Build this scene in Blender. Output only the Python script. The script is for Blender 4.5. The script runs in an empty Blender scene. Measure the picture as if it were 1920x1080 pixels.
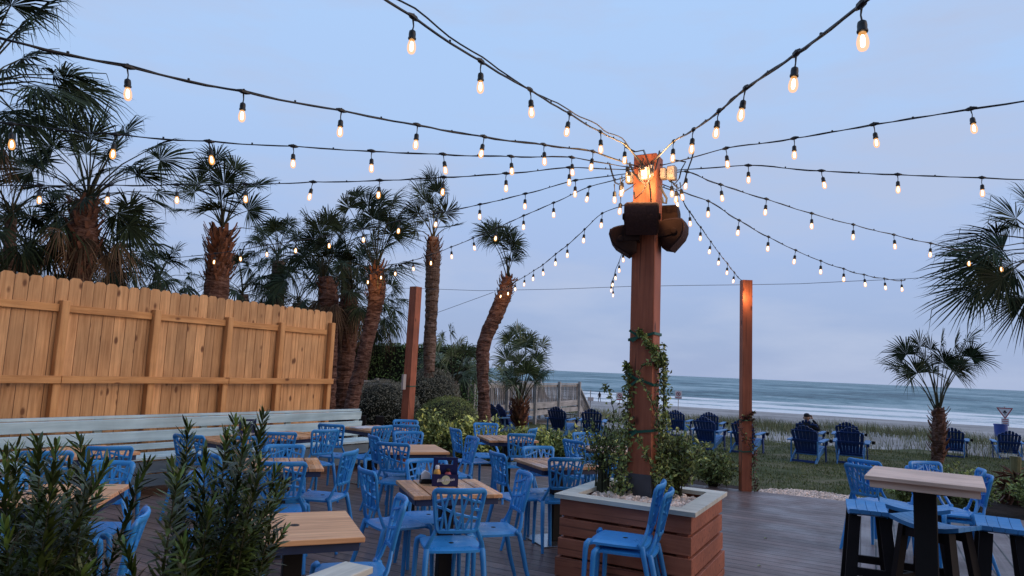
import bpy, math, random
from mathutils import Vector, Matrix, Euler
PI = math.pi
sc = bpy.context.scene
C = sc.collection

# ------------------------------------------------------------------ camera
F = 1276.0; CAMH = 1.65
HY = 691.0; SL = 0.043
roll = math.atan(SL); pitch = math.atan((HY-540)*math.cos(roll)/F)
fw = Vector((0, math.cos(pitch), math.sin(pitch)))
u0 = Vector((0, -math.sin(pitch), math.cos(pitch))); r0 = Vector((1, 0, 0))
RV = r0*math.cos(roll)+u0*math.sin(roll); UV = -r0*math.sin(roll)+u0*math.cos(roll)
CP = Vector((0, 0, CAMH))
cd = bpy.data.cameras.new('camera'); cam = bpy.data.objects.new('camera', cd); C.objects.link(cam)
m = Matrix((RV, UV, -fw)).transposed().to_4x4(); m.translation = CP; cam.matrix_world = m
cd.sensor_width = 36; cd.lens = F/1920*36; cd.clip_end = 30000; cd.clip_start = 0.05
sc.camera = cam
def ray(x, y):
    return (fw*F+RV*(x-960)-UV*(y-540)).normalized()
def P(x, y, z=0.0):                      # survey: point on height z
    d = ray(x, y); return CP+d*((z-CP.z)/d.z)
def D(x, y, Y):                          # survey: point at distance Y
    d = ray(x, y); return CP+d*(Y/d.y)

# ------------------------------------------------------------------ world, sun, exposure
w = bpy.data.worlds.new('World'); sc.world = w; w.use_nodes = True
nt = w.node_tree; nt.nodes.clear()
N = nt.nodes.new; L = nt.links.new
out = N('ShaderNodeOutputWorld'); bg = N('ShaderNodeBackground'); L(bg.outputs[0], out.inputs[0])
tc = N('ShaderNodeTexCoord'); sep = N('ShaderNodeSeparateXYZ'); L(tc.outputs['Generated'], sep.inputs[0])
ramp = N('ShaderNodeValToRGB'); L(sep.outputs[2], ramp.inputs[0])
cr = ramp.color_ramp
cr.elements[0].position = 0.0; cr.elements[0].color = (.345, .43, .65, 1)
cr.elements[1].position = 1.0; cr.elements[1].color = (.30, .50, .84, 1)
for p, c in ((.06, (.345, .445, .68, 1)), (.18, (.385, .51, .79, 1)), (.34, (.415, .585, .89, 1)), (.55, (.42, .62, .95, 1))):
    e = cr.elements.new(p); e.color = c
# faint veil of cloud, streaked along the horizon
mp = N('ShaderNodeMapping'); L(tc.outputs['Generated'], mp.inputs[0]); mp.inputs['Scale'].default_value = (1.1, 1.1, 4.2)
nz = N('ShaderNodeTexNoise'); L(mp.outputs[0], nz.inputs[0]); nz.inputs['Scale'].default_value = 2.6; nz.inputs['Detail'].default_value = 6; nz.inputs['Roughness'].default_value = .55
cr2 = N('ShaderNodeValToRGB'); L(nz.outputs[0], cr2.inputs[0])
cr2.color_ramp.elements[0].position = .42; cr2.color_ramp.elements[0].color = (0, 0, 0, 1)
cr2.color_ramp.elements[1].position = .63; cr2.color_ramp.elements[1].color = (1, 1, 1, 1)
mx = N('ShaderNodeMix'); mx.data_type = 'RGBA'
mfac = N('ShaderNodeMath'); mfac.operation = 'MULTIPLY'; mfac.inputs[1].default_value = .75; L(cr2.outputs[0], mfac.inputs[0])
L(mfac.outputs[0], mx.inputs['Factor']); L(ramp.outputs[0], mx.inputs[6]); mx.inputs[7].default_value = (.46, .54, .74, 1)
sky = N('ShaderNodeTexSky'); sky.sky_type = 'NISHITA'; sky.sun_disc = False
SUN_EL = math.radians(16); SUN_AZ = math.radians(104)
sky.sun_elevation = SUN_EL; sky.sun_rotation = SUN_AZ
dm = N('ShaderNodeMath'); dm.operation = 'MULTIPLY_ADD'; L(sep.outputs[2], dm.inputs[0]); dm.inputs[1].default_value = .9; L(sep.outputs[1], dm.inputs[2])  # added dimming of the sky behind the camera, darkens surfaces facing it
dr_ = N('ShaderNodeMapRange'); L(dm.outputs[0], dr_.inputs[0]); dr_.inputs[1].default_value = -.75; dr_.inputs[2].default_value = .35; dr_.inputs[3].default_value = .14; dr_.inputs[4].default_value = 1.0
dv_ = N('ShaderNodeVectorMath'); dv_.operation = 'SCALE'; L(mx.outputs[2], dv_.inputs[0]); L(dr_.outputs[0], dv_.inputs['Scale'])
sk = N('ShaderNodeMix'); sk.data_type = 'RGBA'; sk.blend_type = 'ADD'; sk.inputs['Factor'].default_value = .006
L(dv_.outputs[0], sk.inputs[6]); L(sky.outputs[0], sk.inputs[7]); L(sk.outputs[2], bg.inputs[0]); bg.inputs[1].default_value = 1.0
sl = bpy.data.lights.new('sun', 'SUN'); sl.energy = 1.5; sl.angle = math.radians(60); sl.color = (1, .72, .5)
so = bpy.data.objects.new('sun', sl); C.objects.link(so)
sd = Vector((math.sin(SUN_AZ)*math.cos(SUN_EL), math.cos(SUN_AZ)*math.cos(SUN_EL), math.sin(SUN_EL)))
so.rotation_euler = sd.to_track_quat('Z', 'Y').to_euler()
sc.view_settings.view_transform = 'Standard'; sc.view_settings.look = 'None'
sc.view_settings.exposure = 0.0; sc.view_settings.gamma = 1.0

# ------------------------------------------------------------------ materials
def newmat(name):
    mt = bpy.data.materials.new(name); mt.use_nodes = True
    return mt, mt.node_tree, mt.node_tree.nodes['Principled BSDF']
def simple(name, col, rough=.6, var=.15, scale=8, bump=0., metal=0., spec=.5, obj=True, isl=0., orand=0., scuff=None):
    mt, t, b = newmat(name); n = t.nodes.new; l = t.links.new
    b.inputs['Roughness'].default_value = rough; b.inputs['Metallic'].default_value = metal
    b.inputs['Specular IOR Level'].default_value = spec
    co = n('ShaderNodeTexCoord'); z = n('ShaderNodeTexNoise'); z.inputs['Scale'].default_value = scale; z.inputs['Detail'].default_value = 5
    l(co.outputs['Object'], z.inputs[0])
    r = n('ShaderNodeMapRange'); l(z.outputs[0], r.inputs[0]); r.inputs[1].default_value = .25; r.inputs[2].default_value = .75
    r.inputs[3].default_value = 1-var; r.inputs[4].default_value = 1+var
    src = r.outputs[0]
    if isl:
        g = n('ShaderNodeNewGeometry'); r2 = n('ShaderNodeMapRange'); l(g.outputs['Random Per Island'], r2.inputs[0])
        r2.inputs[3].default_value = 1-isl; r2.inputs[4].default_value = 1+isl
        mm = n('ShaderNodeMath'); mm.operation = 'MULTIPLY'; l(src, mm.inputs[0]); l(r2.outputs[0], mm.inputs[1]); src = mm.outputs[0]
    if orand:
        g = n('ShaderNodeObjectInfo'); r2 = n('ShaderNodeMapRange'); l(g.outputs['Random'], r2.inputs[0]); r2.inputs[3].default_value = 1-orand; r2.inputs[4].default_value = 1+orand
        mm = n('ShaderNodeMath'); mm.operation = 'MULTIPLY'; l(src, mm.inputs[0]); l(r2.outputs[0], mm.inputs[1]); src = mm.outputs[0]
    v = n('ShaderNodeVectorMath'); v.operation = 'SCALE'; v.inputs[0].default_value = col[:3]; l(src, v.inputs['Scale'])
    if scuff:
        g = n('ShaderNodeObjectInfo'); z5 = n('ShaderNodeTexNoise'); z5.noise_dimensions = '4D'; l(co.outputs['Object'], z5.inputs['Vector']); l(g.outputs['Random'], z5.inputs['W']); z5.inputs['Scale'].default_value = 11; z5.inputs['Detail'].default_value = 8; z5.inputs['Roughness'].default_value = .75
        m5 = n('ShaderNodeMapRange'); l(z5.outputs[0], m5.inputs[0]); m5.inputs[1].default_value = .57; m5.inputs[2].default_value = .72; m5.inputs[4].default_value = .42
        x5 = n('ShaderNodeMix'); x5.data_type = 'RGBA'; l(m5.outputs[0], x5.inputs['Factor']); l(v.outputs[0], x5.inputs[6]); x5.inputs[7].default_value = (*scuff, 1); l(x5.outputs[2], b.inputs['Base Color'])
        rr5 = n('ShaderNodeMapRange'); l(z5.outputs[0], rr5.inputs[0]); rr5.inputs[1].default_value = .4; rr5.inputs[2].default_value = .65; rr5.inputs[3].default_value = rough-.1; rr5.inputs[4].default_value = rough+.2; l(rr5.outputs[0], b.inputs['Roughness'])
    else: l(v.outputs[0], b.inputs['Base Color'])
    if bump:
        bp = n('ShaderNodeBump'); bp.inputs['Strength'].default_value = bump; bp.inputs['Distance'].default_value = .01
        l(z.outputs[0], bp.inputs['Height']); l(bp.outputs[0], b.inputs['Normal'])
    return mt
def wood(name, c1, c2, axis=0, rough=.6, ring=1.0, board=0.0, baxis=1, cracks=0., knots=False, wet=0.0, mottle=.2, coat=0.):
    """grain stretched along an object axis; optional per-board shade and knots"""
    mt, t, b = newmat(name); n = t.nodes.new; l = t.links.new
    co = n('ShaderNodeTexCoord'); vec = co.outputs['Object']
    sp = n('ShaderNodeSeparateXYZ'); l(vec, sp.inputs[0])
    if board:
        q = n('ShaderNodeMath'); q.operation = 'DIVIDE'; l(sp.outputs[baxis], q.inputs[0]); q.inputs[1].default_value = board
        fl = n('ShaderNodeMath'); fl.operation = 'FLOOR'; l(q.outputs[0], fl.inputs[0])
        wn = n('ShaderNodeTexWhiteNoise'); wn.noise_dimensions = '1D'; l(fl.outputs[0], wn.inputs['W'])
        sc_ = n('ShaderNodeVectorMath'); sc_.operation = 'SCALE'; l(wn.outputs['Color'], sc_.inputs[0]); sc_.inputs['Scale'].default_value = 9.0
        ad = n('ShaderNodeVectorMath'); l(sc_.outputs[0], ad.inputs[0]); l(vec, ad.inputs[1]); vec = ad.outputs[0]
    mpn = n('ShaderNodeMapping'); l(vec, mpn.inputs[0])
    s = [22*ring]*3; s[axis] = 1.3*ring; mpn.inputs['Scale'].default_value = s
    z = n('ShaderNodeTexNoise'); l(mpn.outputs[0], z.inputs[0]); z.inputs['Scale'].default_value = 1.6; z.inputs['Detail'].default_value = 6; z.inputs['Roughness'].default_value = .62; z.inputs['Distortion'].default_value = .5
    r = n('ShaderNodeValToRGB'); l(z.outputs[0], r.inputs[0])
    r.color_ramp.elements[0].position = .33; r.color_ramp.elements[0].color = (*c1, 1)
    r.color_ramp.elements[1].position = .66; r.color_ramp.elements[1].color = (*c2, 1)
    col = r.outputs[0]
    z2 = n('ShaderNodeTexNoise'); l(vec, z2.inputs[0]); z2.inputs['Scale'].default_value = 2.2; z2.inputs['Detail'].default_value = 4
    mr = n('ShaderNodeMapRange'); l(z2.outputs[0], mr.inputs[0]); mr.inputs[1].default_value = .3; mr.inputs[2].default_value = .7; mr.inputs[3].default_value = 1-mottle; mr.inputs[4].default_value = 1+mottle
    v = n('ShaderNodeVectorMath'); v.operation = 'SCALE'; l(col, v.inputs[0]); l(mr.outputs[0], v.inputs['Scale']); col = v.outputs[0]
    if board:
        mr2 = n('ShaderNodeMapRange'); l(wn.outputs['Value'], mr2.inputs[0]); mr2.inputs[3].default_value = .74; mr2.inputs[4].default_value = 1.14
        v = n('ShaderNodeVectorMath'); v.operation = 'SCALE'; l(col, v.inputs[0]); l(mr2.outputs[0], v.inputs['Scale']); col = v.outputs[0]
    if cracks:
        mc = n('ShaderNodeMapping'); l(vec, mc.inputs[0]); s = [38]*3; s[axis] = .9; mc.inputs['Scale'].default_value = s
        zc = n('ShaderNodeTexNoise'); l(mc.outputs[0], zc.inputs[0]); zc.inputs['Scale'].default_value = 1.0; zc.inputs['Detail'].default_value = 3
        rc = n('ShaderNodeMapRange'); l(zc.outputs[0], rc.inputs[0]); rc.inputs[1].default_value = .33; rc.inputs[2].default_value = .37; rc.inputs[3].default_value = cracks; rc.inputs[4].default_value = 0
        xc = n('ShaderNodeMix'); xc.data_type = 'RGBA'; l(rc.outputs[0], xc.inputs['Factor']); l(col, xc.inputs[6]); xc.inputs[7].default_value = (c1[0]*.2, c1[1]*.2, c1[2]*.2, 1); col = xc.outputs[2]
    if knots:
        mk = n('ShaderNodeMapping'); l(vec, mk.inputs[0]); s = [7.0]*3; s[axis] = 3.6; mk.inputs['Scale'].default_value = s
        vo = n('ShaderNodeTexVoronoi'); l(mk.outputs[0], vo.inputs[0]); vo.inputs['Scale'].default_value = .8
        kr = n('ShaderNodeMapRange'); l(vo.outputs['Distance'], kr.inputs[0]); kr.inputs[1].default_value = .09; kr.inputs[2].default_value = .17; kr.inputs[3].default_value = 1; kr.inputs[4].default_value = 0
        mxk = n('ShaderNodeMix'); mxk.data_type = 'RGBA'; l(kr.outputs[0], mxk.inputs['Factor']); l(col, mxk.inputs[6]); mxk.inputs[7].default_value = (c1[0]*.35, c1[1]*.28, c1[2]*.25, 1); col = mxk.outputs[2]
    l(col, b.inputs['Base Color'])
    b.inputs['Roughness'].default_value = rough
    if wet:
        z3 = n('ShaderNodeTexNoise'); l(co.outputs['Object'], z3.inputs[0]); z3.inputs['Scale'].default_value = 3.5; z3.inputs['Detail'].default_value = 5
        mw = n('ShaderNodeMapRange'); l(z3.outputs[0], mw.inputs[0]); mw.inputs[1].default_value = .42; mw.inputs[2].default_value = .6; mw.inputs[3].default_value = rough; mw.inputs[4].default_value = wet
        l(mw.outputs[0], b.inputs['Roughness'])
    bp = n('ShaderNodeBump'); bp.inputs['Strength'].default_value = .35; bp.inputs['Distance'].default_value = .004
    l(z.outputs[0], bp.inputs['Height']); l(bp.outputs[0], b.inputs['Normal'])
    return mt
M = {}
M['blue'] = simple('chair_blue', (.036, .265, .64), .36, .12, 5, spec=.5, orand=.10, scuff=(.10, .27, .46))
M['adi'] = simple('lounge_blue', (.013, .045, .19), .5, .2, 6, orand=.2, scuff=(.05, .10, .22))  # backs and legs: shade put into the colour of the chair paint
M['adi_light'] = simple('lounge_blue_worn', (.05, .19, .44), .5, .2, 6, orand=.15, scuff=(.16, .28, .44))  # same paint on seat, arms and rails, skylight put into the colour
M['stool'] = simple('stool_blue', (.05, .25, .58), .45, .15, 7, orand=.1, scuff=(.16, .33, .50))
M['black'] = simple('black_metal', (.007, .0065, .007), .6, .2, 10, spec=.3)
M['blackwood'] = simple('black_painted_wood', (.008, .006, .008), .7, .3, 10, spec=.3)
M['navy'] = simple('navy_frame', (.02, .035, .09), .5, .2, 10)
M['cadnavy'] = simple('caddy_navy', (.008, .012, .075), .35, .15, 10)
M['steel'] = simple('brushed_steel', (.30, .31, .34), .22, .25, 6, metal=.9)
M['top'] = wood('table_slats', (.46, .205, .09), (.84, .46, .23), 1, .5, 1.0, .13, 0, wet=.2)
M['topdry'] = wood('table_plain', (.56, .27, .125), (.86, .48, .245), 0, .42, 1.0, mottle=.1)
M['bartop'] = wood('bar_top', (.56, .38, .29), (.76, .56, .45), 0, .5, 1.2)
M['fence'] = wood('pine_boards', (.48, .235, .095), (.76, .43, .20), 2, .7, .8, .145, 0, knots=True, mottle=.16)
M['fencebeam'] = wood('pine_beam', (.46, .20, .065), (.68, .345, .13), 0, .7, .8, knots=True)
M['fencepost'] = wood('pine_post', (.50, .225, .08), (.70, .37, .15), 2, .7, .8, knots=True)
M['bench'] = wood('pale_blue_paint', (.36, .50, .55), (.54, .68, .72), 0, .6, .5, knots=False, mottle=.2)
M['benchdark'] = wood('grey_blue_skirt', (.10, .14, .17), (.15, .19, .22), 0, .7, .5)  # bench skirt: shadow below the seat put into the paint colour
M['redpost'] = wood('stained_post', (.28, .074, .036), (.39, .118, .058), 2, .65, .8, mottle=.25, cracks=.8, knots=True)
M['planter'] = wood('stained_planter', (.34, .105, .055), (.47, .16, .088), 0, .65, .8, cracks=.6, mottle=.25)
M['rim'] = wood('grey_rim', (.52, .51, .45), (.68, .66, .58), 0, .6, .6)
M['greywood'] = wood('weathered_wood', (.085, .078, .075), (.30, .275, .265), 2, .85, .6, .14, 0, mottle=.4)
M['greybeam'] = wood('weathered_beam', (.24, .24, .24), (.42, .41, .41), 0, .85, .6, mottle=.3)
M['sleeve'] = simple('grey_sleeve', (.06, .06, .075), .5, .2)
M['bark'] = simple('palm_bark', (.17, .078, .055), .9, .5, 26, bump=1.0)
def barkmat(name, c1, c2):
    mt, t, b = newmat(name); n = t.nodes.new; l = t.links.new
    co = n('ShaderNodeTexCoord'); mp_ = n('ShaderNodeMapping'); l(co.outputs['Object'], mp_.inputs[0]); mp_.inputs['Scale'].default_value = (5, 5, 26)
    z = n('ShaderNodeTexNoise'); l(mp_.outputs[0], z.inputs[0]); z.inputs['Scale'].default_value = 1.0; z.inputs['Detail'].default_value = 7; z.inputs['Roughness'].default_value = .7; z.inputs['Distortion'].default_value = .8
    z2 = n('ShaderNodeTexNoise'); l(co.outputs['Object'], z2.inputs[0]); z2.inputs['Scale'].default_value = 2.5; z2.inputs['Detail'].default_value = 5
    r = n('ShaderNodeValToRGB'); l(z.outputs[0], r.inputs[0]); e = r.color_ramp.elements; e[0].position = .36; e[0].color = (c1[0]*.25, c1[1]*.25, c1[2]*.25, 1); e[1].position = .66; e[1].color = (*c2, 1); q = e.new(.47); q.color = (*c1, 1)
    m_ = n('ShaderNodeMapRange'); l(z2.outputs[0], m_.inputs[0]); m_.inputs[1].default_value = .3; m_.inputs[2].default_value = .7; m_.inputs[3].default_value = .65; m_.inputs[4].default_value = 1.3
    v = n('ShaderNodeVectorMath'); v.operation = 'SCALE'; l(r.outputs[0], v.inputs[0]); l(m_.outputs[0], v.inputs['Scale']); l(v.outputs[0], b.inputs['Base Color'])
    b.inputs['Roughness'].default_value = .9; b.inputs['Specular IOR Level'].default_value = .2
    bp = n('ShaderNodeBump'); bp.inputs['Strength'].default_value = 1.0; bp.inputs['Distance'].default_value = .03; l(z.outputs[0], bp.inputs['Height']); l(bp.outputs[0], b.inputs['Normal']); return mt
M['bark'] = barkmat('palm_bark', (.125, .060, .046), (.27, .165, .135))
M['barkgrey'] = barkmat('palm_bark_grey', (.15, .095, .075), (.30, .22, .19))
M['boot'] = simple('palm_boots', (.19, .085, .055), .85, .5, 9, bump=.5, isl=.45)
M['frond'] = simple('palm_leaf', (.026, .040, .020), .75, .3, 3, isl=.6, spec=.12)
M['frondlit'] = simple('palm_leaf_pale', (.085, .125, .060), .45, .3, 3, isl=.5)  # paler leaf of the low palms
M['podo'] = simple('narrow_leaf', (.042, .062, .013), .4, .4, 6, isl=.6, spec=.35)
M['stem'] = simple('plant_stem', (.05, .05, .025), .8, .3, 9)
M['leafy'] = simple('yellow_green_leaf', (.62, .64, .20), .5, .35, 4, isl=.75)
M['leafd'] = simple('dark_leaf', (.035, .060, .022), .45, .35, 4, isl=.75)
M['leafvine'] = simple('vine_leaf', (.16, .20, .06), .45, .35, 4, isl=.8)
M['leafred'] = simple('red_leaf', (.16, .055, .035), .6, .35, 4, isl=.6)
M['hedge'] = simple('hedge_leaf', (.13, .23, .08), .55, .35, 3, isl=.7)
M['bushleaf'] = simple('clipped_bush_leaf', (.22, .23, .19), .55, .35, 3, isl=.7)
M['tie'] = simple('green_tie', (.01, .09, .06), .5, .1)
M['pebble'] = simple('pebbles', (.72, .56, .47), .7, .2, 5, isl=.5)
M['soil'] = simple('mulch', (.035, .022, .018), .95, .5, 30, bump=.8)
M['speaker'] = simple('speaker_brown', (.034, .018, .016), .8, .15, 8, spec=.15)
M['grille'] = simple('speaker_grille', (.065, .036, .034), .85, .25, 60, spec=.15, bump=.4)
M['deadfrond'] = simple('dead_palm_leaf', (.15, .10, .065), .85, .3, 3, isl=.5, spec=.1)
M['greybox'] = simple('grey_plastic', (.40, .36, .36), .5, .1)
M['white'] = simple('white_plastic', (.65, .65, .68), .5, .1)
M['signred'] = simple('sign_red', (.35, .05, .06), .5, .1)
M['signblk'] = simple('sign_black', (.015, .012, .02), .5, .1)
M['mustard'] = simple('mustard', (.60, .30, .05), .4, .1)
M['cream'] = simple('logo_cream', (.45, .48, .34), .5, .1)
M['trash'] = simple('blue_bin', (.02, .06, .28), .5, .1)
M['skin'] = simple('skin', (.42, .24, .17), .6, .05)
M['cloth'] = simple('dark_cloth', (.012, .012, .018), .9, .2)
M['cable'] = simple('black_cable', (.006, .006, .008), .5, .1)
M['wire'] = simple('steel_wire', (.09, .10, .13), .5, .1)
M['grass'] = simple('lawn_blade', (.10, .125, .032), .7, .3, 2, isl=.6)
M['dunegrass'] = simple('dune_blade', (.17, .18, .09), .8, .3, 2, isl=.6)
mt, t, b = newmat('bulb_glass'); n = t.nodes; n.clear()
o_ = n.new('ShaderNodeOutputMaterial'); e_ = n.new('ShaderNodeEmission'); e_.inputs[0].default_value = (1, .44, .12, 1); e_.inputs[1].default_value = 1.7
tr = n.new('ShaderNodeBsdfTransparent'); mxs = n.new('ShaderNodeMixShader'); mxs.inputs[0].default_value = .40
t.links.new(tr.outputs[0], mxs.inputs[1]); t.links.new(e_.outputs[0], mxs.inputs[2]); t.links.new(mxs.outputs[0], o_.inputs[0])
M['glass'] = mt; mt.cycles.emission_sampling = 'NONE'
mt, t, b = newmat('bulb_filament'); b.inputs['Emission Color'].default_value = (1, .86, .62, 1); b.inputs['Emission Strength'].default_value = 12.0
M['fil'] = mt; mt.cycles.emission_sampling = 'NONE'

def grid_material(name, c1, c2, ang, width, rough=.45, wet=.16):
    mt, t, b = newmat(name); n = t.nodes.new; l = t.links.new
    co = n('ShaderNodeTexCoord'); mpn = n('ShaderNodeMapping'); l(co.outputs['Object'], mpn.inputs[0]); mpn.inputs['Rotation'].default_value = (0, 0, -ang)
    sp = n('ShaderNodeSeparateXYZ'); l(mpn.outputs[0], sp.inputs[0])
    q = n('ShaderNodeMath'); q.operation = 'DIVIDE'; l(sp.outputs[1], q.inputs[0]); q.inputs[1].default_value = width
    fl = n('ShaderNodeMath'); fl.operation = 'FLOOR'; l(q.outputs[0], fl.inputs[0])
    fr = n('ShaderNodeMath'); fr.operation = 'FRACT'; l(q.outputs[0], fr.inputs[0])
    wn = n('ShaderNodeTexWhiteNoise'); wn.noise_dimensions = '1D'; l(fl.outputs[0], wn.inputs['W'])
    # groove mask
    a = n('ShaderNodeMath'); a.operation = 'SUBTRACT'; l(fr.outputs[0], a.inputs[0]); a.inputs[1].default_value = .5
    ab = n('ShaderNodeMath'); ab.operation = 'ABSOLUTE'; l(a.outputs[0], ab.inputs[0])
    g = n('ShaderNodeMapRange'); l(ab.outputs[0], g.inputs[0]); g.inputs[1].default_value = .44; g.inputs[2].default_value = .475; g.inputs[3].default_value = 0; g.inputs[4].default_value = 1
    sc_ = n('ShaderNodeVectorMath'); sc_.operation = 'SCALE'; l(wn.outputs['Color'], sc_.inputs[0]); sc_.inputs['Scale'].default_value = 13
    ad = n('ShaderNodeVectorMath'); l(sc_.outputs[0], ad.inputs[0]); l(mpn.outputs[0], ad.inputs[1])
    m2 = n('ShaderNodeMapping'); l(ad.outputs[0], m2.inputs[0]); m2.inputs['Scale'].default_value = (1.2, 40, 40)
    z = n('ShaderNodeTexNoise'); l(m2.outputs[0], z.inputs[0]); z.inputs['Scale'].default_value = 1.2; z.inputs['Detail'].default_value = 6; z.inputs['Roughness'].default_value = .65
    r = n('ShaderNodeValToRGB'); l(z.outputs[0], r.inputs[0]); r.color_ramp.elements[0].position = .3; r.color_ramp.elements[1].position = .7
    r.color_ramp.elements[0].color = (*c1, 1); r.color_ramp.elements[1].color = (*c2, 1)
    mr = n('ShaderNodeMapRange'); l(wn.outputs['Value'], mr.inputs[0]); mr.inputs[3].default_value = .78; mr.inputs[4].default_value = 1.2
    z4 = n('ShaderNodeTexNoise'); l(co.outputs['Object'], z4.inputs[0]); z4.inputs['Scale'].default_value = 1.1; z4.inputs['Detail'].default_value = 6
    mr4 = n('ShaderNodeMapRange'); l(z4.outputs[0], mr4.inputs[0]); mr4.inputs[1].default_value = .3; mr4.inputs[2].default_value = .7; mr4.inputs[3].default_value = .7; mr4.inputs[4].default_value = 1.3
    mm = n('ShaderNodeMath'); mm.operation = 'MULTIPLY'; l(mr.outputs[0], mm.inputs[0]); l(mr4.outputs[0], mm.inputs[1])
    v = n('ShaderNodeVectorMath'); v.operation = 'SCALE'; l(r.outputs[0], v.inputs[0]); l(mm.outputs[0], v.inputs['Scale'])
    mk = n('ShaderNodeMix'); mk.data_type = 'RGBA'; l(g.outputs[0], mk.inputs['Factor']); l(v.outputs[0], mk.inputs[6]); mk.inputs[7].default_value = (.006, .005, .006, 1)
    l(mk.outputs[2], b.inputs['Base Color'])
    z3 = n('ShaderNodeTexNoise'); l(co.outputs['Object'], z3.inputs[0]); z3.inputs['Scale'].default_value = 1.6; z3.inputs['Detail'].default_value = 7; z3.inputs['Roughness'].default_value = .65
    mw = n('ShaderNodeMapRange'); l(z3.outputs[0], mw.inputs[0]); mw.inputs[1].default_value = .38; mw.inputs[2].default_value = .62; mw.inputs[3].default_value = rough; mw.inputs[4].default_value = wet
    l(mw.outputs[0], b.inputs['Roughness'])
    h = n('ShaderNodeMath'); h.operation = 'MULTIPLY_ADD'; l(g.outputs[0], h.inputs[0]); h.inputs[1].default_value = -1.5; l(z.outputs[0], h.inputs[2])
    bp = n('ShaderNodeBump'); bp.inputs['Strength'].default_value = .45; bp.inputs['Distance'].default_value = .006; l(h.outputs[0], bp.inputs['Height']); l(bp.outputs[0], b.inputs['Normal'])
    return mt
GA = math.radians(-28.0)                                     # planks of the main deck
M['deck'] = grid_material('deck_boards', (.11, .070, .063), (.22, .156, .147), GA, .14, .55, .30)
M['deck2'] = grid_material('deck_boards_right', (.12, .092, .093), (.22, .175, .178), GA+PI/2, .19, .55, .30)

def ground_mat(name, cols, scale, bump, rough=.9, stretch=None):
    mt, t, b = newmat(name); n = t.nodes.new; l = t.links.new
    co = n('ShaderNodeTexCoord'); z = n('ShaderNodeTexNoise'); l(co.outputs['Object'], z.inputs[0]); z.inputs['Scale'].default_value = scale; z.inputs['Detail'].default_value = 9; z.inputs['Roughness'].default_value = .7
    z2 = n('ShaderNodeTexNoise'); l(co.outputs['Object'], z2.inputs[0]); z2.inputs['Scale'].default_value = scale*.12; z2.inputs['Detail'].default_value = 4
    ad = n('ShaderNodeMath'); ad.operation = 'ADD'; l(z.outputs[0], ad.inputs[0]); l(z2.outputs[0], ad.inputs[1])
    dv = n('ShaderNodeMath'); dv.operation = 'MULTIPLY'; l(ad.outputs[0], dv.inputs[0]); dv.inputs[1].default_value = .5
    r = n('ShaderNodeValToRGB'); l(dv.outputs[0], r.inputs[0]); e = r.color_ramp.elements
    e[0].position = .36; e[0].color = (*cols[0], 1); e[1].position = .64; e[1].color = (*cols[-1], 1)
    if len(cols) == 3: q = e.new(.5); q.color = (*cols[1], 1)
    l(r.outputs[0], b.inputs['Base Color']); b.inputs['Roughness'].default_value = rough; b.inputs['Specular IOR Level'].default_value = .2
    bp = n('ShaderNodeBump'); bp.inputs['Strength'].default_value = bump; bp.inputs['Distance'].default_value = .03; l(z.outputs[0], bp.inputs['Height']); l(bp.outputs[0], b.inputs['Normal'])
    return mt
M['lawn'] = ground_mat('lawn_soil', ((.034, .042, .014), (.070, .080, .028), (.20, .165, .11)), 3.0, .6)
M['sand'] = ground_mat('sand', ((.22, .205, .20), (.36, .34, .33), (.48, .45, .44)), 1.4, .7)
M['mulch'] = ground_mat('mulch_bed', ((.015, .010, .009), (.04, .025, .02), (.09, .06, .05)), 12, .8)

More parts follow.
